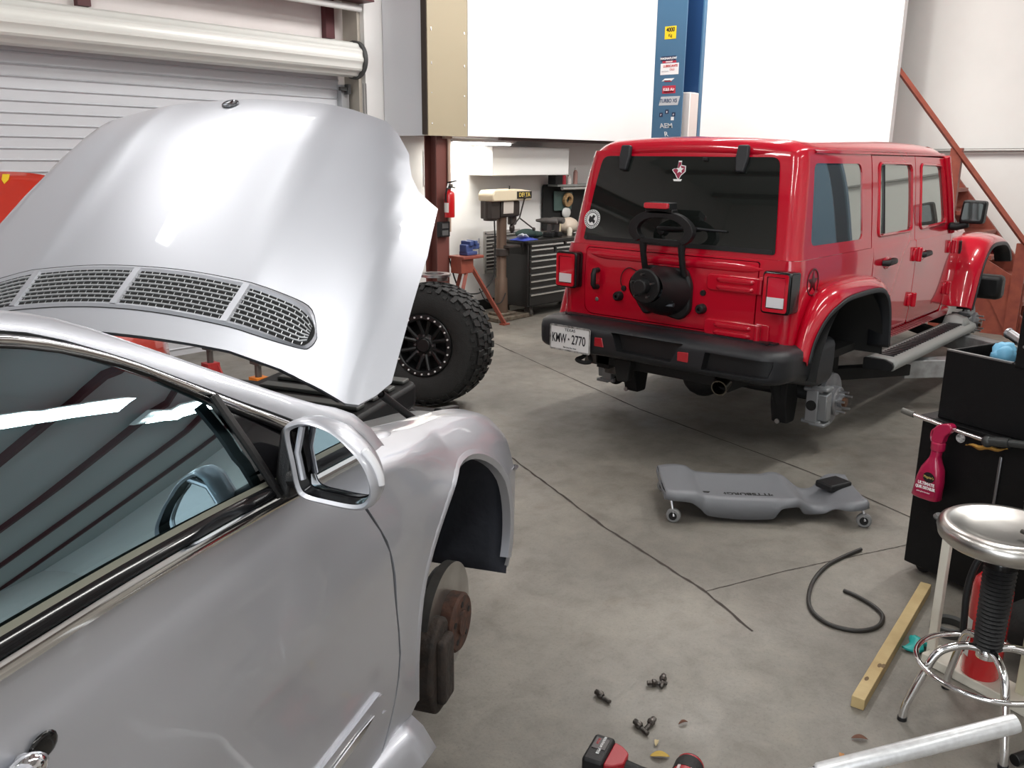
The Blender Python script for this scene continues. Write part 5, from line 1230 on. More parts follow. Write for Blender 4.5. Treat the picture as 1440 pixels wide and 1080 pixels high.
# ------------------------------------------------------------------ two-post lift
LB = mat('lift_blue', (.060, .150, .255), .4, noise=((.07, .165, .275), 2)); LBD = mat('lift_blue_deep', (.010, .045, .13), .5)  # deep blue puts the shade inside the channel into the colour
def lift_post(label, y, sg):
    t = thing('lift_post', label, 'car lift', (7.2, y, 0), 0, None)
    # C channel opening towards the vehicle, broad face to the rear
    b = MB(); b.box((-.16, 0, 1.9), (.012, .30, 3.8)); b.box((-.02, .15*sg, 1.9), (.28, .012, 3.8)); b.build('channel', LB, t)
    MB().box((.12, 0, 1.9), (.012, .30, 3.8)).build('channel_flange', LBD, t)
    MB().box((.138, -.150*sg, 1.9), (.05, .014, 3.8)).build('flange_lip', LB, t)
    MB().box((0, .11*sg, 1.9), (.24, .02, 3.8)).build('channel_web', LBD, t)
    MB().box((0, 0, .01), (.55, .45, .02)).build('base_plate', LBD, t)
    return t
L1 = lift_post('blue lift post with stickers rising behind the SUV roof', 4.35, 1)
b = MB(); b.box((.0, -.09, 1.31), (.15, .17, 2.0)); b.build('carriage', mat('carriage_white', (.62, .60, .57), .5), L1, bevel=.006)
b = MB(); b.tube([(0, -.1, .33), (-.95, -1.15, .30)], [.07, .06], 4); b.build('arm', BLACKM, L1); b = MB(); b.tube([(.05, -.1, .33), (.95, -1.15, .30)], [.07, .06], 4); b.build('arm', BLACKM, L1)
L2 = lift_post('blue lift post on the near side beyond the frame edge', 1.05, -1)
for q in ((-.0, .9),): pass
ARMG = mat('arm_grey', (.36, .37, .38), .4, .3, noise=((.24, .24, .24), 14))
def arm(p, q, h, w, m, nm):
    p, q = Vector(p), Vector(q); d = (q-p).normalized(); s_ = d.cross(Vector((0, 0, 1))).normalized()*w/2; u = Vector((0, 0, h/2)); v = []
    for c in (p, q): v += [c-s_-u, c+s_-u, c+s_+u, c-s_+u]
    b = MB(); b.add(v, [(0, 1, 2, 3)[::-1], (4, 5, 6, 7), (0, 1, 5, 4), (1, 2, 6, 5), (2, 3, 7, 6), (3, 0, 4, 7)]); return b.build(nm, m, L2, bevel=.006)
arm((-.14, .2, .32), (-.78, .86, .30), .13, .12, ARMG, 'arm'); arm((-.70, .78, .30), (-1.32, 1.20, .295), .085, .09, BLACKM, 'arm_extension')
arm((.0, .2, .34), (.55, .95, .32), .13, .12, ARMG, 'arm'); arm((.5, .88, .32), (.95, 1.35, .32), .085, .09, BLACKM, 'arm_extension')
MB().cyl((-1.28, 1.18, .30), (-1.28, 1.18, .44), .05, n=16).build('lift_pad', RUBBER, L2)
# stickers on the far post, facing the rear
YS = mat('sticker_yellow', (.85, .62, .02), .5); RS = mat('sticker_red', (.50, .03, .06), .5); GS = mat('sticker_silver', (.55, .58, .60), .4); BS = mat('sticker_navy', (.02, .03, .08), .5)
def sticker(y, z, w, h, m, txt=None, tm=None, ts_=.05, nm='sticker', skew=0, sx=1):
    b = MB(); b.prism([(-w/2, -h/2), (w/2, -h/2), (w/2+skew, h/2), (-w/2+skew, h/2)], (-.1665, -y, z), (0, -1, 0), (0, 0, 1), (-.001, 0, 0)); o = b.build(nm, m, L1)
    if txt: text(txt, ts_, (-.1685, -y, z), (0, -1, 0), (0, 0, 1), tm, o, 'sticker_text', sx=sx, bold=.0006)
    return o

sticker(-.005, 2.807, .115, .105, YS, nm='capacity_sticker')
text('4000', .05, (-.1685, .005, 2.83), (0, -1, 0), (0, 0, 1), STK, L1, 'capacity_text', sx=.85, bold=.0012); text('Kg', .035, (-.1685, .005, 2.785), (0, -1, 0), (0, 0, 1), STK, L1, 'capacity_text')
sticker(-.012, 2.594, .15, .04, BS, 'MAGNAFLOW', STW, .026, nm='sticker'); sticker(-.002, 2.566, .14, .018, RS, 'EXHAUST', STW, .016)
sticker(.004, 2.506, .185, .095, STW, nm='service_sticker'); text('LUBRICANTS', .028, (-.1685, -.012, 2.53), (0, -1, 0), (0, 0, 1), SR, L1, 'sticker_text', sx=.9, bold=.0008); text('OILS', .024, (-.1685, -.03, 2.50), (0, -1, 0), (0, 0, 1), SR, L1, 'sticker_text'); text('synthetic', .02, (-.1685, .04, 2.49), (0, -1, 0), (0, 0, 1), GS, L1, 'sticker_text')
sticker(-.02, 2.416, .10, .022, STW, nm='swoosh_sticker', skew=.03); sticker(.0, 2.405, .07, .012, RS, skew=-.02)
sticker(.008, 2.333, .135, .065, RS, 'K&B Air', STW, .034, nm='sticker'); sticker(.008, 2.313, .10, .008, STW)
sticker(.009, 2.237, .195, .075, GS, 'TURBO XS', LBD, .044, nm='sticker', skew=.02, sx=.85)
for q, (yy, zz) in enumerate(((.07, 2.12), (.0, 2.145), (-.06, 2.12))): sticker(yy, zz, .035, .035, BS, 'rs'[q % 2], STW, .03)
sticker(.06, 2.085, .03, .03, STW)
text('AEM', .06, (-.1675, .0, 2.023), (0, -1, .0), (0, .25, 1), GS, L1, 'sticker_text', sx=1.15, bold=.0012)
text('R', .06, (-.1675, -.005, 1.95), (0, -1, .0), (0, .25, 1), STW, L1, 'sticker_text', sx=1.2)
# ------------------------------------------------------------------ red car beyond the raised hood
rc_c = thing('red_car', 'red car with a raised bonnet behind the silver hood by the roll-up door', 'car', (2.03, 5.82, 0), math.radians(35))
REDC = mat('red_car_paint', (.50, .03, .015), .3, coat=1)
def rbp(l, v, o=0):
    return (-.62*(1-l)-.0-.10*v*v*l+.05*math.sin(PI*l)-o*.7, -v*.72, .86+.78*l-.02*l*l-(.05+.13*l*l)*abs(v)**2.2+.03*math.sin(PI*l)+o*.6)
V24 = [-1+k/12 for k in range(25)]
MB().grid([[rbp(k/14, v) for v in V24] for k in range(15)]).build('raised_bonnet', REDC, rc_c, solid=.02, ang=60)
b = MB(); c = Vector(rbp(.93, .02, .004)); b.prism([(-.022, .03), (.022, .03), (.022, -.005), (0, -.032), (-.022, -.005)], c, (0, -1, 0), (.45, 0, .9), (-.004, 0, .002)); b.build('badge', mat('badge_yellow', (.80, .55, .03), .4), rc_c)
rows = []
for x in (-2.6, -1.6, -.8, -.4, 0, .25, .38):
    k = max(0, x)/.38
    rows.append([(x, s_*w*(1-.25*k*k), z) for s_, w, z in ((-1, .80, .22), (-1, .88, .45), (-1, .86, .70-.08*k), (-1, .74, .84-.12*k), (-1, .70, .78-.12*k))])
    rows[-1] += [(x, -p[1], p[2]) for p in rows[-1][::-1]]
MB().grid(rows).build('body', REDC, rc_c, solid=.01, ang=60)
MB().box((-.2, 0, .62), (1.1, 1.35, .06)).build('engine_bay', BLACKM, rc_c)
for s_ in (-1, 1): MB().lathe([(.19, -.1), (.31, -.1), (.33, -.07), (.33, .07), (.31, .1), (.19, .1)], (-.25, s_*.77, .33), (0, 1, 0), 36, close=True).build('tire', RUBBER, rc_c)
def jack_stand(label, x, y, m, h):
    t = thing('jack_stand', label, 'jack stand', (x, y, 0))
    b = MB()
    for a in range(4):
        c, s2 = math.cos(PI/4+PI/2*a), math.sin(PI/4+PI/2*a); b.tube([(c*.15, s2*.15, .0), (c*.04, s2*.04, h*.7)], .022, 4)
    b.box((0, 0, h*.68), (.09, .09, .06)); b.build('base', m, t)
    b = MB(); b.cyl((0, 0, h*.5), (0, 0, h*.95), .022, n=12); b.box((0, 0, h*.97), (.05, .11, .03)); b.build('saddle_post', mat('stand_post', (.15, .14, .13), .5, .6), t)
jack_stand('orange jack stand on the floor seen under the silver hood', 3.06, 4.88, mat('stand_orange', (.75, .22, .02), .5), .44)
jack_stand('red jack stand on the floor behind the silver car', 3.03, 5.42, mat('stand_red', (.42, .03, .03), .5), .46)
# ------------------------------------------------------------------ off-road wheel standing behind the silver car
def frame(ax):
    return ax
wn = Vector((-.7526, -.6585, 0)); wn = Matrix.Rotation(math.radians(-19), 3, 'Z') @ wn; wn = (wn+Vector((0, 0, .07))).normalized()
wc = Vector((4.225, 4.475, .437))
t = thing('off_road_wheel_assembly', 'large knobby off-road tire on a black beadlock rim behind the silver hood', 'wheel', wc)
TR = mat('tire_tread', (.016, .016, .016), .75, bump=.25, bscale=120)
b = MB(); b.lathe([(.215, .13), (.235, .150), (.30, .165), (.36, .160), (.405, .140), (.425, .105), (.428, 0), (.425, -.105), (.405, -.14), (.36, -.16), (.235, -.15), (.215, -.13)], (0, 0, 0), wn, 96); b.build('tire', TR, t)
u = wn.orthogonal().normalized(); w_ = wn.cross(u)
kn = MB()
def wp_(a, r, h): return wn*h+(u*math.cos(a)+w_*math.sin(a))*r
for k in range(40):
    for h0, h1, off in ((-.145, -.075, 0), (-.065, -.005, .5), (.005, .065, 0), (.075, .145, .5)):
        a0 = 2*PI*(k+off)/40; da = 2*PI/40*.36; s_ = .05 if (k % 2) else -.02
        v = [wp_(a0-da, .424, h0), wp_(a0+da, .424, h0), wp_(a0+da+s_*.6, .424, h1), wp_(a0-da+s_*.6, .424, h1)]
        e0 = .438 if abs(h0) < .1 else .430; e1 = .438 if abs(h1) < .1 else .430
        v += [wp_(a0-da*.85, e0, h0), wp_(a0+da*.85, e0, h0), wp_(a0+da*.85+s_*.6, e1, h1), wp_(a0-da*.85+s_*.6, e1, h1)]
        kn.add(v, [(4, 5, 6, 7), (0, 1, 5, 4), (1, 2, 6, 5), (2, 3, 7, 6), (3, 0, 4, 7)])
    for sg in (1, -1):
        a0 = 2*PI*k/40; da = 2*PI/40*.30; L_ = .39 if k % 2 else .375
        v = [wp_(a0-da, .424, sg*.108), wp_(a0+da, .424, sg*.108), wp_(a0+da*.8, L_, sg*.153), wp_(a0-da*.8, L_, sg*.153)]
        v += [wp_(a0-da, .432, sg*.112), wp_(a0+da, .432, sg*.112), wp_(a0+da*.8, L_+.004, sg*.166), wp_(a0-da*.8, L_+.004, sg*.166)]
        f = [(4, 5, 6, 7), (0, 1, 5, 4), (1, 2, 6, 5), (2, 3, 7, 6), (3, 0, 4, 7)]
        kn.add(v, f if sg > 0 else [q[::-1] for q in f])
kn.build('tread_blocks', TR, t, smooth=False)['kind'] = 'stuff'
RIMK = mat('rim_black', (.010, .010, .011), .35, .3)
b = MB(); b.lathe([(.218, .10), (.222, .150), (.215, .158), (.190, .158), (.182, .150), (.178, .06), (.176, -.12), (.215, -.14)], (0, 0, 0), wn, 72); rim = b.build('rim', RIMK, t)
b = MB()
for k in range(24):
    a = 2*PI*k/24; b2 = MB(); b2.cyl(wp_(a, .203, .156), wp_(a, .203, .165), .0068, n=8); b2.build('beadlock_bolt', mat('bolt_bright', (.85, .85, .86), .35, .2), rim)
b = MB(); b.lathe([(.178, .02), (.07, .045), (.001, .045)], (0, 0, 0), wn, 40); b.build('rim_back', BLACKM, rim)
for k in range(6):
    a = 2*PI*k/6+.25
    for d in (-.16, .16):
        b = MB(); p0 = wp_(a+d*.9, .075, .10); p1 = wp_(a+d*1.55, .182, .125); b.tube([p0, p0.lerp(p1, .5)+wn*.004, p1], [.020, .015, .018], 8); b.build('spoke', RIMK, rim)
b = MB(); b.lathe([(.088, .085), (.086, .112), (.060, .115), (.052, .122), (.050, .135), (.044, .140), (.001, .140)], (0, 0, 0), wn, 36); b.build('rim_centre', RIMK, rim)
for k in range(8):
    a = 2*PI*k/8; MB().cyl(wp_(a, .068, .112), wp_(a, .068, .124), .0085, n=6).build('lug_seat', mat('lug_grey', (.16, .16, .17), .35, .8), rim)
t2 = thing('metal_ring', 'bright metal brake ring resting on top of the off-road tire', 'brake part', tuple(wc+Vector((.06, .02, .447))))
b = MB(); b.lathe([(.07, .0), (.115, .0), (.115, .018), (.07, .018)], (0, 0, .028), (0, 0, 1), 40, close=True); b.build('ring', STEEL, t2)
b = MB(); b.box((.05, -.03, .010), (.06, .05, .04)); b.build('bracket', mat('bracket_grey', (.30, .29, .27), .5, .5), t2, bevel=.004)

# ------------------------------------------------------------------ creeper
cd = Vector((.62, -.785, 0)).normalized(); cyw = Vector((-cd.y, cd.x, 0)); crot = math.atan2(cd.y, cd.x)
t = thing('mechanic_creeper', 'low grey plastic creeper with a black headrest on the floor behind the SUV', 'creeper', (3.665, 2.185, 0), crot)
CG = mat('creeper_grey', (.17, .175, .19), .5, bump=.1, bscale=300)
LN = .98
def cw_(s): return smooth_interp(s, [0, .05, .14, .20, .54, .62, .70, .76, .84, .90, .96, 1.0], [.185, .205, .205, .185, .185, .200, .150, .130, .150, .205, .205, .185])
def cz_(s): return smooth_interp(s, [0, .14, .20, .54, .60, .66, .74, .82, .90, 1.0], [.150, .150, .125, .118, .125, .120, .070, .072, .115, .128])
def cb_(s): return smooth_interp(s, [0, .12, .16, .22, .54, .58, .66, .70, .80, .86, 1.0], [.115, .110, .085, .035, .030, .085, .090, .045, .042, .080, .098])
rows = []
for k in range(81):
    s = k/80; w = cw_(s); z = cz_(s); zb = cb_(s); dish = .014 if .1 < s < .62 else .010
    rows.append([(s*LN, y, zz) for y, zz in ((-w-.010, zb), (-w, z-.008), (-w+.012, z), (-w+.04, z-.004), (-w*.55, z-dish), (0, z-dish*1.1), (w*.55, z-dish), (w-.04, z-.004), (w-.012, z), (w, z-.008), (w+.010, zb))])
MB().grid(rows).build('deck', CG, t, solid=.008, ang=50)
for s_, e in ((0, 0), (1, 1)):
    w = cw_(s_); z = cz_(s_); zb = cb_(s_); MB().prism([(-w-.01, zb), (w+.01, zb), (w, z-.006), (w*.5, z-.02), (-w*.5, z-.02), (-w, z-.006)], (s_*LN, 0, 0), (0, 1, 0), (0, 0, 1), (.006*(1 if e else -1), 0, 0)).build('end_lip', CG, t)
MB().prism(rr([(-.075, -.055), (.075, -.055), (.075, .055), (-.075, .055)], .012), (.885, .055, .108), Vector((.85, .53, 0)), Vector((-.53, .85, 0)), (0, 0, .036)).build('headrest', BLACKP, t, bevel=.01)
for sg in (-1, 1): MB().box((.36, sg*.148, .114), (.26, .03, .006)).build('tool_tray', mat('creeper_tray', (.20, .205, .225), .5), t, bevel=.004)
MB().prism(rr([(-.03, -.02), (.03, -.02), (.03, .02), (-.03, .02)], .012), (.065, -.135, .141), (1, 0, 0), (0, 1, 0), (0, 0, .005)).build('hand_slot', BLACKM, t)
text('PITTSBURGH', .046, (.42, -.085, .1125), (-1, 0, 0), (0, -1, .02), BLACKM, t, 'creeper_lettering', sx=1.05, bold=.0012)
MB().prism([(-.06, -.012), (.05, -.012), (.06, .006), (-.05, .014)], (.175, -.085, .1165), (1, 0, 0), (0, 1, 0), (0, 0, .002)).build('creeper_logo', BLACKM, t)
for x, y in ((.03, -.175), (.955, -.165), (.03, .175), (.955, .165)):
    c = MB(); c.lathe([(.012, -.014), (.030, -.014), (.036, -.008), (.036, .008), (.030, .014), (.012, .014)], (x+.012, y-.028*(1 if y < 0 else -1), .036), (.35, 1, 0), 24, close=True); wl_ = c.build('caster_wheel', mat('caster_grey', (.22, .22, .22), .5), t)
    MB().cyl((x+.012-.006, y-.028*(1 if y < 0 else -1)-.016, .036), (x+.012+.006, y-.028*(1 if y < 0 else -1)+.016, .036), .020, n=16).build('caster_hub', BLACKM, wl_)
    f = MB(); f.tube([(x, y, .118), (x+.004, y-.02*(1 if y < 0 else -1), .085), (x+.012, y-.046*(1 if y < 0 else -1), .036)], [.012, .008, .006], 8); f.build('caster_fork', STEEL, t)
for x, y in ((.90, -.17), (.935, -.17), (.10, .17), (.06, -.19)): MB().cyl((x, y, cz_(x/LN)-.004), (x, y, cz_(x/LN)+.003), .006, n=8).build('deck_bolt', STEEL, t)

# ------------------------------------------------------------------ small things on the floor
hp = [(3.832, 1.215), (3.70, 1.245), (3.554, 1.265), (3.38, 1.25), (3.225, 1.205), (3.135, 1.155), (3.085, 1.09), (3.075, 1.03), (3.098, .965), (3.15, .925), (3.215, .913), (3.285, .932), (3.335, .985), (3.37, 1.06), (3.384, 1.121)]
tag(MB().tube(cr([(x, y, .0085) for x, y in hp], 8), .0085, 10).build('rubber_hose', mat('hose_black', (.02, .018, .016), .5)), 'thin black rubber hose curled on the floor before the tool cart', 'hose')
p, q = Vector((2.625, .785, 0)), Vector((3.62, .872, 0)); d = (q-p)
WOOD = mat('pine', (.50, .38, .19), .6, noise=((.38, .27, .12), 7), bump=.1)
t = thing('lumber_strip', 'pale pine lumber strip lying on the floor beside the tool cart', 'lumber', tuple(p), math.atan2(d.y, d.x))
MB().box((d.length/2, 0, .020), (d.length, .042, .040)).build('board', WOOD, t, bevel=.002)
KN = mat('wood_knot', (.13, .08, .035), .7)
for x, y in ((.13, .008), (.24, -.006), (.245, -.017)): MB().ball((x, y, .0398), (.016, .007, .0012), 12).build('knot', KN, t)
def bolt(label, a, b, group):
    a, b = Vector((*a, .0)), Vector((*b, .0)); d = (b-a); t = thing('wheel_bolt', label, 'bolt', (a.x, a.y, .013), math.atan2(d.y, d.x), group)
    m = mat('bolt_dark', (.16, .15, .14), .35, .8, noise=((.05, .04, .035), 60))
    k = MB(); k.cyl((0, 0, 0), (.016, 0, 0), .0095, n=6); k.lathe([(.0098, .016), (.013, .019), (.012, .026), (.0072, .034)], (0, 0, 0), (1, 0, 0), 20); k.build('head', m, t)
    k = MB(); k.lathe([(.0072, .032)]+[(.0066+(.0008 if j % 2 else 0), .036+.0016*j) for j in range(20)]+[(.001, .070)], (0, 0, -.003), (1, 0, 0), 14); k.build('threaded_shank', m, t)
bolt('single wheel bolt lying apart on the floor, nearest the brake disc', (2.112, 1.462), (2.098, 1.395), 'wheel bolts on the floor')
bolt('wheel bolt with its head left in the far crossed pair', (2.268, 1.362), (2.31, 1.32), 'wheel bolts on the floor')
bolt('wheel bolt pointing at the camera in the far crossed pair', (2.345, 1.345), (2.275, 1.312), 'wheel bolts on the floor')
bolt('left wheel bolt of the pair above the impact wrench', (2.066, 1.278), (2.042, 1.213), 'wheel bolts on the floor')
bolt('right wheel bolt of the pair above the impact wrench', (2.118, 1.240), (2.058, 1.232), 'wheel bolts on the floor')
LEAFY = mat('leaf_yellow', (.42, .28, .05), .7); LEAFP = mat('leaf_pale', (.45, .37, .22), .7); LEAFB = mat('leaf_brown', (.12, .05, .03), .8)
def leaf(label, x, y, L_, w, a, m):
    rows = []
    for k in range(9):
        s = k/8; hw = w/2*math.sin(PI*s)**.7
        rows.append([(L_*(s-.5), hw*v, .003+.006*(v*v)*math.sin(PI*s)+.004*math.sin(3*s)) for v in (-1, -.5, 0, .5, 1)])
    o = MB().grid(rows).build('leaf', m, None, solid=.0008); o.location = (x, y, .001); o.rotation_euler = (0, 0, a); tag(o, label, 'leaf')
leaf('yellow dry leaf beside the impact wrench', 1.985, 1.135, .060, .026, -.9, LEAFY)
leaf('small pale leaf below the near pair of bolts', 2.03, 1.175, .030, .014, .4, LEAFP)
leaf('small brown leaf on bare floor right of the far bolts', 2.17, 1.165, .035, .012, -.5, LEAFB)
leaf('brown leaf beside the stool leg', 2.47, .72, .05, .02, -1.0, LEAFB)
leaf('tan leaf scrap on the floor below the lumber strip', 2.35, .73, .03, .016, .3, mat('leaf_tan', (.40, .20, .08), .7))
# cordless impact wrench lying on its side
t = thing('impact_wrench', 'red and black cordless impact wrench lying on the floor', 'power tool', (1.822, 1.205, .0), math.atan2(-.235, .068))
WRED = mat('tool_red', (.33, .012, .02), .4)
b = MB(); b.prism(rr([(-.065, -.062), (-.002, -.062), (-.002, .062), (-.065, .062)], .012), (0, 0, .001), (1, 0, 0), (0, 1, 0), (0, 0, .078)); bt = b.build('battery', BLACKP, t, bevel=.008)
MB().box((-.034, .018, .0800), (.040, .050, .002)).build('battery_label', mat('battery_label', (.06, .05, .05), .4), bt)
text('M18', .014, (-.030, -.016, .0805), (.0, -1, 0), (1, 0, 0), STW, bt, 'battery_lettering'); text('REDLITHIUM', .010, (-.030, .026, .0812), (.0, -1, 0), (1, 0, 0), STW, bt, 'battery_lettering', sx=.9); text('XC5.0', .010, (-.044, .026, .0812), (0, -1, 0), (1, 0, 0), mat('tool_red_print', (.5, .02, .03), .4), bt, 'battery_lettering')
b = MB(); b.prism(rr([(-.002, -.055), (.026, -.048), (.050, -.024), (.050, .024), (.026, .045), (-.002, .055)], .008), (0, 0, .008), (1, 0, 0), (0, 1, 0), (0, 0, .064)); b.build('foot', WRED, t, bevel=.010)
b = MB(); b.tube([(.035, 0, .038), (.09, -.004, .038), (.15, -.008, .038), (.185, -.010, .038)], [.025, .0215, .022, .026], 14); b.build('grip', RUBBER, t)
b = MB(); b.tube([(.215, .095, .042), (.215, .088, .042), (.215, .02, .042), (.215, -.06, .042), (.215, -.11, .042), (.215, -.125, .042)], [.030, .040, .042, .042, .034, .028], 22); hd3 = b.build('motor_housing', WRED, t)
b = MB(); b.tube([(.215, .030, .042), (.215, .075, .042), (.215, .098, .042)], [.0432, .0425, .034], 22); b.build('rear_cap', RUBBER, t)
b = MB(); b.cyl((.215, -.12, .042), (.215, -.18, .042), .024, .020, 18); b.cyl((.215, -.18, .042), (.215, -.205, .042), .0095, n=4); b.build('nose', mat('nose_dark', (.05, .05, .05), .4, .7), t)
for dz in (0, 1): MB().box((.215-.018+.036*dz, -.01, .083), (.008, .07, .003), (0, -.3+.6*dz, 0)).build('housing_stripe', mat('stripe_pale', (.55, .45, .45), .4), hd3)
b = MB(); b.prism([(.150, -.040), (.185, -.036), (.180, -.016), (.152, -.018)], (0, 0, .030), (1, 0, 0), (0, 1, 0), (0, 0, .016)); b.build('trigger', WRED, t, bevel=.004)
MB().ball((.052, -.045, .046), .008, 10).build('work_led', mat('led_lens', (.8, .8, .85), .1), t)
tag(MB().cyl((2.66, .335, .018), (2.73, .30, .018), .018, n=18).build('impact_socket', mat('socket_black', (.012, .012, .012), .35, .4), bevel=.002), 'black cylindrical socket on the floor at the foot of the stool', 'socket')
b = MB(); b.ball((0, 0, .018), (.055, .03, .018), 14); o = b.build('teal_glove', mat('teal_rubber', (.01, .32, .30), .5)); o.location = (3.13, .758, 0); o.rotation_euler = (0, 0, -.3)
for v_ in o.data.vertices: v_.co.y += .012*math.sin(v_.co.x*90); v_.co.z = max(.0005, v_.co.z*(1+.35*math.sin(v_.co.x*70+1)))
tag(o, 'crumpled teal glove on the floor by the white wooden frame', 'glove')
b = MB(); b.lathe([(.055, 0), (.068, 0), (.066, .035), (.058, .04), (.050, .03)], (3.35, .705, .0), (0, 0, 1), 30, close=True); tag(b.build('rubber_ring', mat('cap_rubber', (.05, .05, .048), .6)), 'grey rubber cap ring on the floor behind the white frame', 'rubber cap')

# floor jack under the sill, handle sticking out
t = thing('floor_jack', 'aluminium floor jack under the silver car with its tube handle raised', 'jack', (.93, 1.30, 0), math.atan2(-1.01, 1.01))
b = MB()
for y in (-.11, .11): b.prism([(-.52, .05), (.0, .03), (.06, .07), (.0, .14), (-.5, .11)], (0, y, 0), (1, 0, 0), (0, 0, 1), (0, .02, 0))
b.box((-.25, 0, .07), (.4, .22, .05)); b.build('frame', ALU, t, bevel=.006)
MB().tube([(-.45, 0, .10), (-.2, 0, .18), (-.42, 0, .26)], .03, 8).build('lift_arm', mat('jack_dark', (.05, .05, .055), .4, .5), t)
for x, r in ((-.48, .05), (-.01, .045)):
    for y in (-.13, .13): MB().cyl((x, y-.02, r), (x, y+.02, r), r, n=20).build('wheel', mat('jack_wheel', (.03, .03, .03), .5), t)
h0 = Vector((.02, 0, .185)); h1 = Vector((1.475, .0, .550))
b = MB(); b.cyl(h0, h0.lerp(h1, .72), .0135, n=20); b.build('handle_lower', ALU, t)
b = MB(); dd = (h1-h0).normalized(); L_ = (h1-h0).length; b.lathe([(.0155, L_*.70), (.0205, L_*.705), (.0205, L_-.01), (.0195, L_), (.015, L_), (.015, L_-.06), (.001, L_-.06)], h0, dd, 28); b.build('handle_grip', mat('grip_white', (.66, .67, .68), .35, .4, noise=((.55, .55, .56), 60)), t)

# ------------------------------------------------------------------ stool with its things
t = thing('shop_stool', 'stainless shop stool with a dished round seat by the tool cabinet', 'stool', (2.80, .475, 0))
b = MB(); b.lathe([(.001, .660), (.08, .662), (.125, .670), (.155, .682), (.172, .682), (.185, .672), (.190, .655), (.184, .632), (.168, .618), (.05, .612), (.001, .612)], (0, 0, 0), (0, 0, 1), 64); b.build('seat', mat('brushed_steel', (.58, .56, .53), .28, 1, noise=((.48, .46, .44), 4)), t)
MB().cyl((0, 0, .52), (0, 0, .617), .021, n=20).build('seat_screw', CHROME, t)
b = MB(); b.lathe([(.001, .555), (.028, .555)]+[((.042 if j % 2 == 0 else .035)+.006*(1-j/40), .55-.0068*j) for j in range(41)]+[(.03, .27), (.001, .27)], (0, 0, 0), (0, 0, 1), 32); b.build('bellows', BLACKP, t)
b = MB(); b.lathe([(.001, .27), (.028, .27), (.032, .262), (.030, .24), (.001, .238)], (0, 0, 0), (0, 0, 1), 24); b.build('hub_collar', CHROME, t)
feet = [(-.136, .181), (.147, .128), (-.174, -.119), (.13, -.175)]
for fx, fy in feet:
    v = Vector((fx, fy, 0)); b = MB(); b.tube(cr([(0, 0, .262), v*.30+Vector((0, 0, .275)), v*.62+Vector((0, 0, .250)), v*.78+Vector((0, 0, .18)), v*.93+Vector((0, 0, .085)), v*.985+Vector((0, 0, .045)), v+Vector((0, 0, .008))], 6), .0125, 14); lg = b.build('leg', CHROME, t)
    MB().cyl(v+Vector((0, 0, 0)), v+Vector((0, 0, .012)), .0145, n=14).build('foot_cap', BLACKP, lg)
b = MB(); b.tube([(.195*math.cos(2*PI*k/64), .195*math.sin(2*PI*k/64), .205) for k in range(64)], .0085, 12, closed=True); b.build('foot_ring', CHROME, t)
# spark plugs and box on the seat
t = thing('spark_plug', 'white spark plug lying on the stool seat', 'spark plug', (2.765, .405, .671), 1.1)
b = MB(); b.lathe([(.001, -.03), (.005, -.03), (.0055, -.02), (.007, -.019), (.0062, -.012), (.0072, -.010), (.0062, -.004), (.0072, -.002), (.0065, .004)], (0, 0, .011), (1, 0, 0), 16); b.build('insulator', mat('porcelain', (.80, .80, .78), .25), t)
b = MB(); b.lathe([(.0065, .004), (.0105, .005), (.0105, .015), (.007, .018), (.0068, .032), (.001, .033)], (0, 0, .011), (1, 0, 0), 12); b.build('shell', mat('plug_dark', (.06, .055, .05), .4, .8), t)
t = thing('coil_pack', 'small grey and black ignition part on the stool seat beside the spark plug', 'car part', (2.84, .36, .674), .5)
b = MB(); b.box((0, 0, .016), (.07, .045, .03)); b.build('body', mat('coil_grey', (.45, .45, .46), .4), t, bevel=.004); b = MB(); b.box((.045, .01, .02), (.04, .04, .035)); b.build('connector', BLACKP, t, bevel=.004)

# white wooden frame stand behind the stool
t = thing('wooden_frame', 'white painted wooden frame stand behind the stool', 'stand', (3.05, .70, 0), math.radians(-108))
WW_ = mat('frame_white', (.66, .63, .55), .55, noise=((.58, .54, .46), 6))
MB().box((.27, .055, .018), (.58, .11, .036)).build('base_board', WW_, t, bevel=.004)
b = MB(); b.box((-.02, .06, .28), (.030, .022, .54)); b.build('post', WW_, t, bevel=.003)
b = MB(); b.box((.30, .07, .31), (.035, .03, .55)); b.build('post', mat('frame_cream', (.62, .58, .42), .55), t, bevel=.003)
MB().box((.37, .17, .585), (.42, .20, .018)).build('shelf_top', WW_, t, bevel=.003)
b = MB(); b.lathe([(.001, 0), (.034, 0), (.036, .006), (.030, .014), (.001, .016)], (-.03, .035, .535), (.1, .1, 1), 24); b.build('rubber_bumper', mat('bumper_dark', (.07, .07, .07), .5), t)
def inframe(x, y, z):
    a = math.radians(-108); return (3.05+x*math.cos(a)-y*math.sin(a), .70+x*math.sin(a)+y*math.cos(a), z)
c = MB(); c.lathe([(.001, 0), (.042, 0), (.044, .004), (.044, .060), (.046, .064), (.041, .064), (.040, .006), (.001, .006)], (0, 0, 0), (0, 0, 1), 36); o = c.build('metal_cup', mat('cup_metal', (.45, .42, .33), .28, 1)); o.location = inframe(.215, .15, .5945); tag(o, 'open metal cup behind the stool seat', 'cup')
b = MB(); b.box((0, 0, .012), (.20, .15, .022), (0, 0, .1)); b.box((.01, .01, .028), (.19, .14, .008), (0, 0, .3)); o = b.build('paper_stack', mat('paper_white', (.84, .84, .82), .6)); o.location = inframe(.40, .14, .5945); o.rotation_euler = (0, 0, -1.6); tag(o, 'small stack of white papers right of the metal cup', 'papers')
e2 = extinguisher('fire_extinguisher', 'large red fire extinguisher standing on the floor behind the stool', inframe(.16, .06, .0365), .40, .062, math.radians(-70))
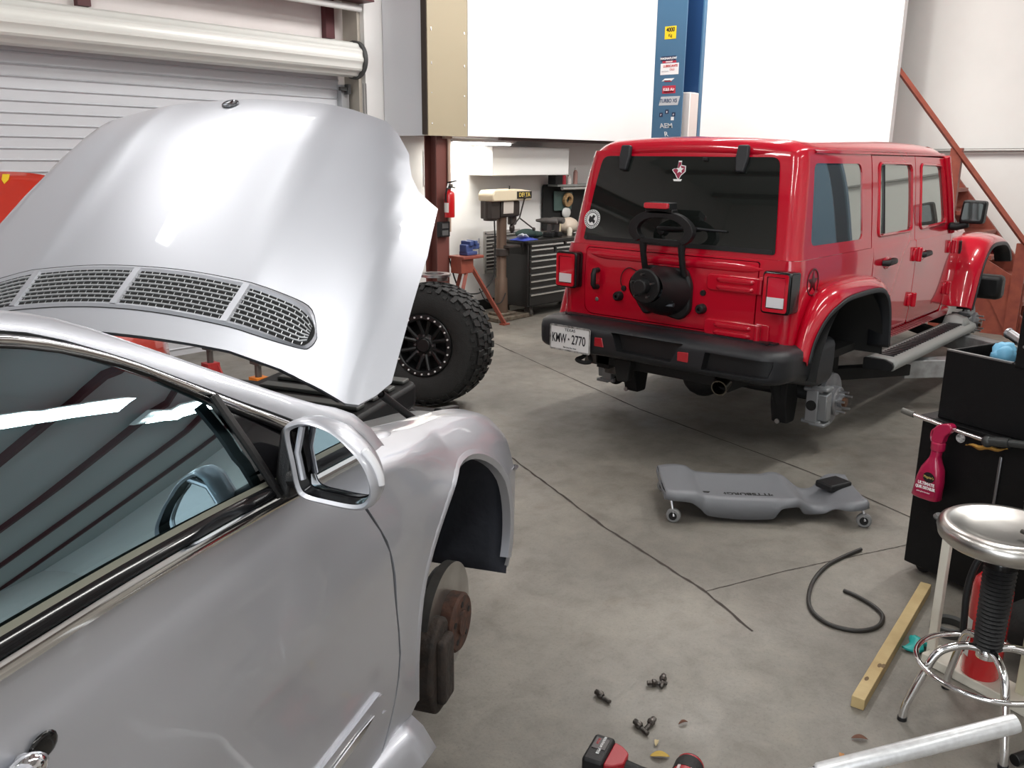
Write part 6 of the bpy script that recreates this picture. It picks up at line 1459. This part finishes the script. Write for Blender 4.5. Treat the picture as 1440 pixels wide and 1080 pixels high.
b = MB(); b.tube(cr([(-.01, -.02, .43), (-.06, -.05, .44), (-.085, -.06, .34), (-.080, -.06, .20), (-.075, -.05, .10)], 8), .011, 10); b.build('hose', BLACKP, e2)
e2['label'] = 'large red fire extinguisher standing on the white frame behind the stool'
b = MB(); b.ball((0, 0, .13), (.17, .20, .13), 26); o = b.build('canvas_bag', mat('bag_black', (.012, .012, .012), .8, bump=.3, bscale=40)); o.location = (3.33, .33, 0)
for v_ in o.data.vertices:
    v_.co.z = max(.001, v_.co.z); k = 1+.08*math.sin(v_.co.x*25+v_.co.z*20)*math.sin(v_.co.y*22); v_.co.x *= k; v_.co.y *= k
tag(o, 'black canvas bag slumped on the floor behind the stool', 'bag')

# ------------------------------------------------------------------ black tool cart, box on top
ca = math.atan2(-.944, -.33)
t = thing('tool_cart', 'black rolling tool cabinet at the right edge with a push bar', 'cabinet', (3.775, 1.013, 0), ca)   # x along the face, -y... y = +90deg from it
KC = mat('cart_black', (.004, .004, .0045), .5, bump=.12, bscale=250, spec=.22)
# local +x runs to the right along the face; local +y points away from the camera
b = MB(); b.box((.42, .24, .365), (.84, .48, .65)); b.build('body', KC, t, bevel=.006)
MB().box((.42, .24, .697), (.86, .50, .018)).build('top_edge', KC, t, bevel=.004)
MB().cyl((.18, -.001, .655), (.18, -.004, .655), .019, n=24).build('round_sticker', mat('cart_sticker', (.72, .72, .71), .5, noise=((.12, .12, .12), 90)), t)
MB().box((.355, -.004, .50), (.012, .008, .26)).build('latch_bar', mat('latch_grey', (.20, .20, .21), .35, .8), t, bevel=.003)
for x in (.06, .78):
    for y in (.06, .42):
        c = MB(); c.cyl((x, y-.016, .034), (x, y+.016, .034), .034, n=22); c.box((x, y, .05), (.04, .04, .02)); c.build('caster', BLACKP, t, bevel=.004)
b = MB(); b.tube(cr([(-.055, -.045, .713), (.05, -.045, .705), (.20, -.045, .695), (.30, -.045, .690)], 5), .009, 12); b.cyl((.10, -.045, .70), (.10, .01, .69), .008, n=10); pb = b.build('push_bar', CHROME, t)
MB().tube([(-.065, -.045, .714), (-.01, -.045, .709)], .0125, 14).build('bar_grip', mat('grip_grey', (.10, .095, .085), .5), pb)
b = MB(); b.ball((.318, -.045, .688), .024, 14); b.cyl((.32, -.045, .690), (.40, -.040, .705), .020, n=14); b.cyl((.40, -.04, .705), (.60, -.03, .735), .016, n=14); b.build('bar_elbow', mat('elbow_dark', (.04, .042, .042), .4, .3), pb)
t3 = thing('tool_box', 'open black tool box standing on the rolling tool cabinet', 'tool box', (3.775, 1.013, .706), ca)
b = MB(); b.box((.43, .03, .143), (.76, .012, .285)); b.box((.43, .40, .143), (.76, .012, .285)); b.box((.056, .215, .143), (.012, .36, .285)); b.box((.43, .215, .02), (.76, .37, .012)); b.box((.43, .215, .20), (.74, .36, .01)); b.build('box_shell', KC, t3, bevel=.003)
MB().box((.19, .03, .287), (.27, .018, .006)).build('rim_edge', mat('rim_worn', (.25, .25, .25), .4, .8), t3)
MB().box((.57, .06, .385), (.46, .10, .22)).build('lid', KC, t3, bevel=.006)
MB().cyl((.37, .005, .36), (.37, .012, .36), .006, n=10).build('lid_rivet', STEEL, t3)
def inbox(x, y, z):
    v = Vector((math.cos(ca)*x-math.sin(ca)*y, math.sin(ca)*x+math.cos(ca)*y, z)); return (3.775+v.x, 1.013+v.y, .706+v.z)
b = MB(); b.ball((0, 0, .045), (.055, .045, .042), 18); o = b.build('blue_glove', mat('glove_blue', (.16, .42, .62), .5)); o.location = inbox(.225, .13, .206+.035)
for v_ in o.data.vertices: k = 1+.22*math.sin(v_.co.x*110+v_.co.y*60)*math.sin(v_.co.z*90+1); v_.co *= k
tag(o, 'crumpled light blue nitrile glove in the open tool box', 'glove')
t4 = thing('air_tool', 'steel cylindrical air tool sticking out of the open tool box', 'tool', inbox(.30, .20, .285), ca)
b = MB(); b.cyl((-.14, .06, .065), (.06, -.02, .010), .020, n=18); b.cyl((-.15, .064, .067), (-.14, .06, .065), .022, n=18); b.build('barrel', STEEL, t4); b = MB(); b.box((.0, .05, .0), (.20, .03, .03), (0, .2, .3)); b.build('lever', mat('tool_pale', (.42, .41, .39), .4, .7), t4, bevel=.004)
b = MB(); b.box((0, 0, 0), (.13, .03, .02), (0, -.45, 0)); o = b.build('grey_clamp', mat('clamp_grey', (.22, .20, .21), .45, .4), bevel=.004); o.location = inbox(.30, .10, .265); o.rotation_euler = (0, 0, ca); tag(o, 'grey flat clamp leaning beside the blue glove in the tool box', 'clamp')
# orange work strap on the cabinet edge
rows = []
for k in range(15):
    s = k/14; rows.append([(.225+.165*s, -.030+.004*math.sin(9*s)+dy, .644+.030*s+dz*(1-abs(2*s-1)**3)*.9+.004*math.sin(14*s)) for dy, dz in ((0, .009), (-.012, .002), (-.004, -.012))])
o = MB().grid(rows).build('orange_rag', mat('rag_orange', (.62, .33, .07), .8), None, solid=.004); o.location = (3.775, 1.013, 0); o.rotation_euler = (0, 0, ca); tag(o, 'orange shop rag tucked under the push bar of the tool cabinet', 'rag')
# pink-red spray bottle hung by its trigger on the push bar
SPR = mat('spray_red', (.40, .008, .060), .28, coat=.6)
t = thing('spray_bottle', 'crimson spray bottle hanging by its trigger from the push bar', 'bottle', (3.775, 1.013, 0), ca)
prof = [(.385, .072, .030), (.390, .078, .034), (.47, .070, .034), (.515, .058, .032), (.545, .038, .026), (.565, .026, .022), (.575, .025, .020), (.60, .025, .020), (.605, .022, .019)]
rows = []
for z, a, bb in prof:
    xo = .105+.035*(z-.385)/.22*.6
    rows.append([(xo+a*.78*(abs(math.cos(2*PI*k/36))**.6)*(1 if math.cos(2*PI*k/36) >= 0 else -1), -.060+bb*(abs(math.sin(2*PI*k/36))**.7)*(1 if math.sin(2*PI*k/36) >= 0 else -1), z) for k in range(36)])
b = MB(); b.grid(rows, closeu=True); b.add(rows[0], [tuple(range(35, -1, -1))]); bo = b.build('bottle', SPR, t, ang=60)
b = MB(); b.lathe([(.026, .598), (.028, .604), (.028, .628), (.022, .634)], (.127, -.060, 0), (0, 0, 1), 28); b.build('screw_collar', SPR, t)
b = MB(); b.prism(rr([(.100, .630), (.150, .630), (.156, .665), (.180, .690), (.186, .712), (.168, .722), (.125, .708), (.108, .690)], .012), (0, -.078, 0), (1, 0, 0), (0, 0, 1), (0, .036, 0)); b.build('trigger_head', SPR, t, bevel=.009)
b = MB(); b.tube(cr([(.112, -.06, .690), (.095, -.06, .672), (.092, -.06, .650), (.098, -.06, .628)], 5), .008, 8, flat=.6); b.build('trigger', SPR, t)
lp = MB(); LZ = .455
lp.prism(rr([(.070, .405), (.160, .405), (.158, .500), (.085, .500)], .012), (0, -.0945, 0), (1, 0, 0), (0, 0, 1), (0, -.0008, 0)); lbo = lp.build('label', mat('spray_label', (.33, .006, .05), .35), t)
lk = MB(); lk.prism(circ(.128, .485, .026, 28, .022), (0, -.0955, 0), (1, 0, 0), (0, 0, 1), (0, -.0006, 0)); lk.build('label_roundel', BLACKP, lbo)
text("Meguiar's", .015, (.128, -.0965, .486), (1, 0, 0), (0, 0, 1), mat('label_gold', (.70, .52, .15), .4), lbo, 'label_lettering', sx=.8)
text('ULTIMATE', .018, (.120, -.0958, .455), (1, 0, .05), (0, 0, 1), STW, lbo, 'label_lettering', sx=.9, bold=.0006); text('QUIK DETAILER', .0165, (.118, -.0958, .437), (1, 0, .05), (0, 0, 1), STW, lbo, 'label_lettering', sx=.75, bold=.0008)
text('paint gloss booster', .008, (.112, -.0958, .418), (1, 0, .05), (0, 0, 1), STW, lbo, 'label_lettering')
# framed print and clock-free poster on the side wall, seen in the car glass
t = thing('framed_poster', 'framed print on the wall beside the silver car, seen in reflections', 'picture', (1.2, -3.945, 1.9))
b = MB(); O = [(-.35, -.25), (.35, -.25), (.35, .25), (-.35, .25)]; I = [(-.31, -.21), (.31, -.21), (.31, .21), (-.31, .21)]
b.grid([[(x, 0, z) for x, z in O], [(x, .03, z) for x, z in O], [(x, .03, z) for x, z in I], [(x, .01, z) for x, z in I]], closeu=True); b.build('frame', mat('frame_dark', (.04, .045, .035), .4), t)
MB().box((0, .004, 0), (.62, .008, .42)).build('print', mat('print_pale', (.72, .74, .74), .5), t)
